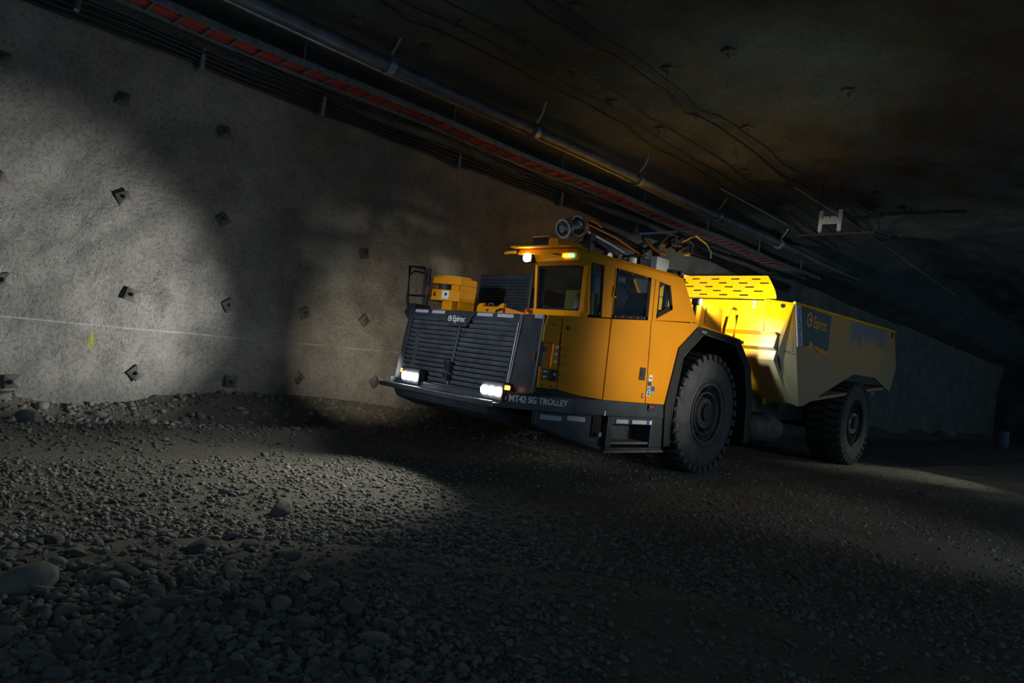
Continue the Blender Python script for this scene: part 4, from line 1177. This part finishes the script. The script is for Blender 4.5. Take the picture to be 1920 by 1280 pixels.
for k, dy in enumerate((-.14, -.07, 0.0, .07, .14)):
    xs = np.arange(TX0, TX1, .5)
    o = MB().tube([(x, tray_y(x) + dy + .012 * math.sin(x * 2 + k), 5.025 + .012 * math.sin(x * 3 + 2 * k) + .02 * math.sin(x * 1.3)) for x in xs], .034, 8).build('power_cable', 'red_cable', None, smooth=60)
    nm = ['outermost on the truck side', 'second from the truck side', 'in the middle', 'second from the wall side', 'outermost on the wall side'][k]
    tag(o, 'dark red power cable lying in the cable tray, ' + nm, 'cable', 'red cables in the tray')


def pipe(name, pts, r, mat, label, cat, n=12, group=None):
    o = MB().tube(pts, r, n).build(name, mat, None, smooth=60)
    return tag(o, label, cat, group)


# service pipe beside the tray
def pipe_y(x):
    return 7.80 - (x - 4.5) * .028


pp = empty('service_pipe', (9.0, 7.7, 5.1)); PO = (9.0, 7.7, 5.1)
MB().tube([(x, pipe_y(x), 5.05 + .015 * math.sin(x * .9)) for x in np.arange(-2, 22, .75)], .095, 16).build('pipe', 'pipe', pp, off=PO, smooth=60)
MB().tube([(x, pipe_y(x) + .16, 5.02 + .02 * math.sin(x * .8 + 1)) for x in np.arange(-2, 22, .75)], .03, 10).build('side_hose', 'galv', pp, off=PO, smooth=60)
for k, x in enumerate((1.6, 4.75, 7.5, 10.3, 13.2, 16.2)):
    y = pipe_y(x)
    MB().lathe([(-.05, .105), (-.05, .13), (.05, .13), (.05, .105)], (x, y, 5.05), (1, 0, 0), 16).build('pipe_clamp', 'galv', pp, off=PO, smooth=40)
    MB().tube([(x, y, 5.15), (x + .02, y - .12, 5.32), (x, y - .2, roof_z(x, y - .2) + .04)], .016, 6).build('clamp_hanger', 'galv', pp, off=PO)
    MB().cbox((x, y + .03, 4.945), (.08, .06, .03)).build('clamp_shoe', 'white' if k in (1, 2) else 'galv', pp, off=PO)
tag(pp, 'dark service pipe with side hose hung under the tunnel roof', 'pipe')

# black cable bundles on wall and roof
bund = empty('cable_bundle', (9.0, 9.4, 4.75)); BO = (9.0, 9.4, 4.75)
for k in range(4):
    xs = np.arange(-2, 22, .4)
    pts = [(x, wall_y(x, 4.72 + .05 * k) - .04 - .02 * k, 4.70 + .055 * k + .05 * abs(math.sin(x * 1.15 + .3 * k)) * -1 + .03) for x in xs]
    # smooth the path so that it hangs between supports
    ys = np.convolve(np.pad([p[1] for p in pts], 3, mode='edge'), np.ones(7) / 7, 'valid')
    ys = np.minimum(ys, [p[1] for p in pts])
    MB().tube([(p[0], y, p[2]) for p, y in zip(pts, ys)], .026, 8).build('cable', 'cable_black', bund, off=BO, smooth=60)
for x in (.3, 2.95, 4.7, 7.4, 10.1, 12.8):
    MB().cbox((x, wall_y(x, 4.78) - .06, 4.76), (.05, .16, .28)).build('cable_hook', 'galv', bund, off=BO)
tag(bund, 'bundle of black cables strung along the top of the shotcrete wall', 'cable')
bracket = MB().tube([(1.55, 9.45, 5.15), (1.5, 9.3, 4.72)], .03, 8)
hg1 = bracket.build('hanger_bar', 'galv', None, smooth=50)
tag(hg1, 'short pale steel hanger above the wall left of the cable tray', 'bracket')
mid = pipe('hanging_cable', [(x, 9.28, 4.98 - .05 * math.sin((x - 3) * 1.1)) for x in np.arange(-2, 20, .4)], .03, 'cable_black', 'black cable sagging between the cable tray and the wall', 'cable')
roof_cables = [
    (6.95, .0, .016, 'thin dark cable fixed to the roof nearest the service pipe'),
    (6.62, .3, .014, 'thin dark cable fixed to the roof, second out from the service pipe'),
    (6.20, .9, .012, 'thin dark cable fixed to the roof, third out from the service pipe'),
    (5.52, 1.7, .018, 'thin dark cable fixed to the roof just beside the steel hanger frame'),
    (5.28, 2.4, .013, 'thin dark cable fixed to the roof passing over the steel hanger frame'),
]
for y, ph, r, lab in roof_cables:
    xs = np.arange(-1, 18, .45)
    zs = np.array([roof_z(x, y) for x in xs])
    zs = np.minimum(zs, np.convolve(np.pad(zs, 3, mode='edge'), np.ones(7) / 7, 'valid')) - .02
    pts = [(x, y + .03 * math.sin(x * .7 + ph), z - .03 - .02 * math.sin(x * 1.1 + ph) ** 2) for x, z in zip(xs, zs)]
    pipe('roof_cable', pts, r, 'cable_black', lab, 'cable', 6, 'cables fixed to the roof')
# loose cables drooping on the roof
def smooth_path(pts, n=6):
    out = []
    P_ = [Vector(p) for p in pts]; P_ = [P_[0] * 2 - P_[1]] + P_ + [P_[-1] * 2 - P_[-2]]
    for i in range(1, len(P_) - 2):
        a, b, c, d = P_[i - 1:i + 3]
        for k in range(n):
            t = k / n
            out.append(.5 * (2 * b + (c - a) * t + (2 * a - 5 * b + 4 * c - d) * t * t + (3 * b - a - 3 * c + d) * t ** 3))
    return out + [P_[-2]]


pipe('roof_hose', smooth_path([(12.95, 4.86, 5.32), (13.25, 4.74, 5.14), (13.6, 4.62, 5.02), (14.1, 4.58, 5.06), (14.6, 4.66, 5.2), (15.0, 4.8, 5.34)]), .026, 'cable_black', 'black hose drooping from the roof right of the H-shaped hanger frame', 'hose', 8)

# trolley wire and its hanger frame
hf = empty('wire_hanger', (13.0, 5.06, 4.55)); HO = (13.0, 5.06, 4.55)
for y in (5.235, 4.885):
    MB().box(12.985, 13.015, y - .035, y + .035, 4.53, 4.94).build('upright', 'pale_steel', hf, off=HO, bevel=.004)
    MB().tube([(13.02, y + .035, 4.56), (13.02, y + .035, roof_z(13.0, y) + .05)], .014, 6).build('threaded_rod', 'cable_black', hf, off=HO)
    MB().lathe([(0, .03), (.03, .03)], (13.0, y, 4.50), (0, 0, 1), 10).build('nut', 'galv', hf, off=HO)
MB().box(12.98, 13.0, 4.87, 5.25, 4.67, 4.82).build('cross_plate', 'pale_steel', hf, off=HO, bevel=.004)
for y in (5.2, 5.06, 4.92):
    MB().lathe([(0, .015), (.01, .012)], (12.98, y, 4.80), (-1, 0, 0), 8).build('bolt', 'cable_black', hf, off=HO)
MB().box(12.99, 13.03, 4.25, 5.66, 4.455, 4.495).build('cross_bar', 'cable_black', hf, off=HO)
tag(hf, 'pale H-shaped steel hanger frame on rods under the roof', 'bracket')
pipe('contact_wire', [(x, 5.18 + .003 * x, 5.06 - .002 * x + .03 * math.sin(x * .5)) for x in np.arange(11.6, 24, .8)], .012, 'copper', 'thin copper contact wire running past the H-shaped hanger frame', 'wire', 6)
pipe('steel_rail', [(x, 6.58, 5.10) for x in np.arange(11.5, 14.6, .5)], .014, 'steel', 'bright thin steel rail under the roof between pipe and hanger frame', 'rail', 6)

# ------------------------------------------------------------------ rock bolts
wall_bolts = [
    (2.18, 4.02, 0.0, 'square steel rock bolt plate high on the wall, left of the cable bundle'),
    (3.48, 4.02, 0.2, 'dark square rock bolt plate high on the wall just under the cable bundle'),
    (2.36, 2.79, 0.5, 'square rock bolt plate on the lit wall, second row from the top'),
    (3.68, 2.83, 0.7, 'dark rock bolt plate at the shaded edge of the lit wall, second row down'),
    (2.56, 1.57, -.25, 'pale square rock bolt plate in the middle of the brightest wall patch'),
    (3.85, 1.62, 0.6, 'dark rock bolt plate right of the bulging wall knob, at mid height'),
    (2.73, .58, 0.8, 'rock bolt plate with raised corners low on the lit wall, like an arrow'),
    (3.99, .55, 0.0, 'square rock bolt plate low on the wall at the dark band'),
    (5.14, .66, 0.9, 'rock bolt plate low on the wall between the dark hollow and the square plate'),
    (6.41, .70, 0.7, 'rock bolt plate low on the wall beside the left headlight'),
    (6.10, 1.69, 0.75, 'diamond-set rock bolt plate on the brownish wall left of the truck grille'),
    (5.04, 1.67, 0.4, 'dark rock bolt plate on the brownish wall above the dark hollow'),
    (1.09, 2.68, 0.5, 'rock bolt plate cut by the left picture edge, upper one'),
    (1.26, 1.53, 0.3, 'rock bolt plate cut by the left picture edge, middle one'),
    (1.45, .38, 0.1, 'rock bolt plate with protruding stub at the lower left of the wall'),
    (5.98, 2.80, 0.3, 'faint rock bolt plate on the dark wall above and left of the railing'),
    (.94, 4.02, 0.0, 'dim rock bolt plate in the upper left corner of the wall'),
    (8.35, 2.67, 0.2, 'dim rock bolt plate on the wall between sensor housing and radiator screen'),
]


def bolt_thing(name, loc, nrm, roll, label, group, size=.16):
    e = empty(name, loc)
    q = Vector(nrm).to_track_quat('Z', 'Y') @ Matrix.Rotation(roll, 4, 'Z').to_quaternion()
    e.rotation_mode = 'QUATERNION'; e.rotation_quaternion = q
    s = size / 2
    pl = MB().add([(-s, -s, .03), (s, -s, .02), (s, s, .035), (-s, s, .02), (-s, -s, .012), (s, -s, .002), (s, s, .017), (-s, s, .002), (0, 0, .055), (0, 0, .03)],
                  [(0, 1, 8), (1, 2, 8), (2, 3, 8), (3, 0, 8), (5, 4, 9), (6, 5, 9), (7, 6, 9), (4, 7, 9), (0, 4, 5, 1), (1, 5, 6, 2), (2, 6, 7, 3), (3, 7, 4, 0)])
    pl.build('plate', 'plate_steel', e, off=(0, 0, 0))
    MB().lathe([(.03, .026), (.075, .026), (.08, .012), (.10, .012)], (0, 0, 0), (0, 0, 1), 6).build('nut', 'plate_steel', e, off=(0, 0, 0))
    tag(e, label, 'rock bolt', group)
    return e


for x, z, ro, lab in wall_bolts:
    bolt_thing('rock_bolt', (x, wall_y(x, z) - .012, z), (0, -1, 0), ro, lab, 'rock bolts in the wall')
roof_bolts = [
    (4.11, 7.66, 'roof bolt plate left of the first pipe hanger'), (4.57, 9.10, 'roof bolt plate just right of the cable tray, upper left'),
    (5.17, 7.58, 'roof bolt plate right of the first pipe hanger'), (4.95, 6.53, 'roof bolt plate near the top edge of the picture, left of two roof cables'),
    (5.79, 6.36, 'roof bolt plate between the two thin roof cables near the top'), (6.79, 6.35, 'roof bolt plate above the second pipe hanger'),
    (5.51, 5.28, 'roof bolt plate near the top edge of the picture, in the middle'), (7.48, 5.27, 'dark roof bolt plate at the left edge of the greenish lit roof'),
    (7.36, 4.31, 'dark roof bolt plate at the top of the greenish lit roof'), (8.04, 6.63, 'roof bolt plate between second pipe hanger and greenish roof'),
    (9.10, 6.44, 'roof bolt plate above the pipe, below the greenish lit roof'), (8.81, 5.59, 'roof bolt plate at the lower edge of the greenish lit roof'),
    (9.73, 5.22, 'roof bolt plate on the roof right of the greenish patch'), (11.8, 3.5, 'roof bolt plate on the far right part of the roof'),
    (11.44, 6.13, 'roof bolt plate above the bright thin steel rail'), (9.16, 3.51, 'roof bolt plate on the dark roof at the right'),
    (12.5, 5.75, 'roof bolt plate left of the hanger frame'), (13.5, 4.41, 'small roof bolt plate right of the hanger frame, nearer one'),
    (14.95, 4.33, 'small roof bolt plate right of the hanger frame, farther one'), (14.03, 6.58, 'roof bolt plate at the far end of the service pipe'),
]
for i, (x, y, lab) in enumerate(roof_bolts):
    bolt_thing('roof_bolt', (x, y, roof_z(x, y) - .005), (0.05, 0, -1), .4 + i * .37, lab, 'rock bolts in the roof', .15)

# ------------------------------------------------------------------ stones
def ico(sub):
    import bmesh
    bm = bmesh.new(); bmesh.ops.create_icosphere(bm, subdivisions=sub, radius=1.0)
    v = np.array([p.co[:] for p in bm.verts]); f = np.array([[q.index for q in p.verts] for p in bm.faces]); bm.free()
    return v, f


def variants(sub, n, amp):
    v, f = ico(sub); out = []
    for k in range(n):
        r = np.random.default_rng(100 + k)
        w_ = v.copy()
        for _ in range(7):       # chop with random planes for an angular stone
            d = r.normal(size=3); d /= np.linalg.norm(d); h = r.uniform(.45, .85)
            s = w_ @ d; w_ = w_ - np.outer(np.maximum(s - h, 0), d)
        w_ *= 1 + amp * r.normal(size=(len(v), 1))
        out.append(w_)
    return out, f


def rotmats(n, tilt):
    a = rng.uniform(0, 2 * np.pi, n); b = rng.normal(0, tilt, n); c = rng.normal(0, tilt, n)
    ca, sa, cb, sb, cc, sc_ = np.cos(a), np.sin(a), np.cos(b), np.sin(b), np.cos(c), np.sin(c)
    Rz = np.zeros((n, 3, 3)); Rz[:, 0, 0] = ca; Rz[:, 0, 1] = -sa; Rz[:, 1, 0] = sa; Rz[:, 1, 1] = ca; Rz[:, 2, 2] = 1
    Rx = np.zeros((n, 3, 3)); Rx[:, 0, 0] = 1; Rx[:, 1, 1] = cb; Rx[:, 1, 2] = -sb; Rx[:, 2, 1] = sb; Rx[:, 2, 2] = cb
    Ry = np.zeros((n, 3, 3)); Ry[:, 1, 1] = 1; Ry[:, 0, 0] = cc; Ry[:, 0, 2] = sc_; Ry[:, 2, 0] = -sc_; Ry[:, 2, 2] = cc
    return Rz @ Rx @ Ry


def stone_mesh(name, xy, size, sub, smooth):
    vs, f = variants(sub, 12, .05)
    n = len(xy); nv = len(vs[0]); nf = len(f)
    base = np.stack(vs)[rng.integers(0, 12, n)]
    sc_ = np.stack([rng.uniform(.8, 1.5, n), rng.uniform(.6, 1.0, n), rng.uniform(.35, .75, n)], -1) * size[:, None]
    p = base * sc_[:, None, :]
    p = np.einsum('nij,nkj->nki', rotmats(n, .35), p)
    z = floor_z(xy[:, 0], xy[:, 1]) + sc_[:, 2] * .25
    p += np.stack([xy[:, 0], xy[:, 1], z], -1)[:, None, :]
    co = p.reshape(-1, 3).astype(np.float32)
    fi = (f[None] + (np.arange(n) * nv)[:, None, None]).reshape(-1, 3).astype(np.int32)
    me = bpy.data.meshes.new(name)
    me.vertices.add(len(co)); me.vertices.foreach_set('co', co.ravel())
    me.loops.add(fi.size); me.loops.foreach_set('vertex_index', fi.ravel())
    me.polygons.add(len(fi)); me.polygons.foreach_set('loop_start', np.arange(0, fi.size, 3, dtype=np.int32))
    me.polygons.foreach_set('loop_total', np.full(len(fi), 3, np.int32))
    me.update(calc_edges=True)
    if smooth:
        me.shade_smooth()
    me.materials.append(MATS['stone'])
    o = bpy.data.objects.new(name, me); COL.objects.link(o)
    return o


def keep_off_truck(xy, r):
    k = np.ones(len(xy), bool)
    for wx in (9.43, 15.93):
        for wy in (5.53, 7.65):
            k &= ~((abs(xy[:, 0] - wx) < .45 + r) & (abs(xy[:, 1] - wy) < .5 + r))
    return k


def density(x, y):
    d = .55 + 1.2 * fbm(x, y, [(.6, .6), (1.9, .5)])
    d = d - .55 * np.exp(-((y - 7.25) / .30) ** 2) * (x < 6)           # wheel ruts stay bare
    d = d - .5 * np.exp(-((y - 4.55) / .40) ** 2) * (x > 5)
    d = d + .45 * np.exp(-((y - 8.15) / .4) ** 2) + .3 * (y > 9)
    d = d + .4 * smooth01((4.6 - y) / 1.5) * smooth01((4.0 - x) / 3)
    return np.clip(d, .06, 1)


def scatter(n, d0, d1, smin, smax):
    # distances spread so that the picture is evenly covered
    u = rng.random(n); d = 1 / (1 / d0 + u * (1 / d1 - 1 / d0))
    th = math.radians(45) + rng.uniform(-math.radians(54), math.radians(54), n)
    xy = np.stack([d * np.cos(th), d * np.sin(th)], -1)
    k = (xy[:, 1] < 9.7) & (xy[:, 1] > -3)
    xy = xy[k]; d = d[k]
    k = rng.random(len(xy)) < density(xy[:, 0], xy[:, 1])
    xy = xy[k]; d = d[k]
    s = smin + (smax - smin) * rng.random(len(xy)) ** 2.6
    k = keep_off_truck(xy, .05)
    return xy[k], s[k], d[k]


xy, s, d = scatter(26000, 2.0, 5.0, .008, .030)
big_left = smooth01((2.6 - xy[:, 0]) / 1.6) * smooth01((4.4 - xy[:, 1]) / .8)
s = s * (1 + .45 * big_left)
g1 = stone_mesh('gravel', xy, s, 2, True)
tag(g1, 'loose small gravel covering the near tunnel floor', 'gravel', kind='stuff')
xy, s, d = scatter(80000, 4.6, 20.0, .010, .036)
g2 = stone_mesh('gravel', xy, s, 1, False)
tag(g2, 'loose small gravel covering the tunnel floor farther off', 'gravel', kind='stuff')
# rubble under the wall
nb = 2200
xy = np.stack([rng.uniform(-1, 14, nb), 8.05 + rng.random(nb) ** .7 * 1.65], -1)
g3 = stone_mesh('rubble', xy, .02 + .06 * rng.random(nb) ** 3, 1, False)
tag(g3, 'rubble lying along the foot of the shotcrete wall', 'rubble', kind='stuff')

# individual rocks
rv, rf = variants(2, 14, .03)
rock_meshes = []
for k in range(14):
    me = bpy.data.meshes.new('rock'); me.from_pydata([tuple(p) for p in rv[k]], [], [tuple(map(int, q)) for q in rf])
    me.materials.append(MATS['stone']); me.shade_smooth(); me.set_sharp_from_angle(angle=math.radians(38)); rock_meshes.append(me)


def rock(x, y, r, label, group=None, flat=.6, rot=None, k=None, sink=.35):
    o = bpy.data.objects.new('rock', rock_meshes[random.randrange(14) if k is None else k]); COL.objects.link(o)
    sx_, sy_, sz_ = r * random.uniform(1.0, 1.35), r * random.uniform(.75, 1.0), r * flat
    o.scale = (sx_, sy_, sz_)
    o.rotation_euler = (random.gauss(0, .18), random.gauss(0, .18), random.uniform(0, 6.28) if rot is None else rot)
    o.location = (x, y, fz(x, y) + sz_ * sink)
    tag(o, label, 'rock', group)
    return o


rock(2.49, 4.80, .105, 'dark angular rock standing alone on the bright gravel left of the truck', flat=.85, rot=.5, k=2)
rock(.74, 3.80, .14, 'large rounded rock at the left picture edge, biggest of the stones', flat=.75, rot=.7, k=5)
rock(2.29, 5.37, .05, 'small pale rock on the bright gravel in front of the truck', flat=.8)
rock(1.47, 8.45, .17, 'pale boulder at the far left on the gravel ridge below the wall', flat=.7)
rock(1.05, 3.76, .10, 'flat slab of rock right of the large rounded rock at the left edge', flat=.4)
rock(12.62, 2.95, .11, 'pale rock on the lit gravel right of the rear wheel', flat=.7)
rock(3.36, 6.99, .05, 'small pale rock in the wheel rut in front of the truck', flat=.8)
rock(2.04, 3.74, .085, 'long rock on the gravel below the dark angular rock', flat=.5)
rock(5.25, 2.0, .09, 'low dark rock in the right foreground gravel', flat=.5)
cnt = 0
while cnt < 250:
    # cluster of bigger stones at the lower left, thinning out to the right
    u = random.random()
    if u < .72:
        x = random.uniform(.35, 2.0); y = random.uniform(2.25, 4.5)
        r = .028 + .045 * random.random() ** 2
    else:
        dd = random.uniform(3.0, 7.5); th = math.radians(random.uniform(12, 78)); x, y = dd * math.cos(th), dd * math.sin(th)
        r = random.uniform(.022, .042)
    if y > 8.0 or (x > 5.0 and 4.4 < y < 8.3):
        continue
    if abs(y - 7.25) < .3:
        continue
    if u < .72:
        lab, grp = 'one of the larger grey stones clustered in the lower left foreground', 'stones clustered in the lower left'
    elif x < y:
        lab, grp = 'one of the loose grey stones scattered on the gravel in front of the truck', 'stones in front of the truck'
    else:
        lab, grp = 'one of the dark loose stones scattered on the gravel at the lower right', 'stones at the lower right'
    rock(x, y, r, lab, grp, flat=random.uniform(.4, .75))
    cnt += 1
random.seed(21)
for x, y, r in ((1.0, 9.25, .13), (1.35, 9.35, .10), (.75, 9.2, .12), (1.75, 9.4, .09), (2.3, 9.3, .08), (4.4, 9.3, .07), (5.6, 9.2, .06), (8.0, 9.3, .09), (7.2, 9.1, .06)):
    rock(x, y, r, 'one of the dim rocks piled at the foot of the wall', 'rocks at the wall foot', flat=.8)

# dim bluish drum far behind the truck
DX, DY = 44.47, 7.03
dr = empty('drum', (DX, DY, 0)); DO = (DX, DY, 0.0)
z0 = fz(DX, DY) - .01
MB().lathe([(0, .28), (.02, .29), (.28, .29), (.30, .30), (.32, .29), (.58, .29), (.60, .30), (.62, .29), (.86, .29), (.88, .27)], (DX, DY, z0), (0, 0, 1), 24).build('barrel', 'drum_blue', dr, off=DO, smooth=50)
MB().lathe([(0, .04), (.03, .04)], (DX + .1, DY, z0 + .875), (0, 0, 1), 14).build('cap', 'drum_blue', dr, off=DO)
tag(dr, 'dim bluish drum standing on the dark tunnel floor far behind the truck', 'drum')
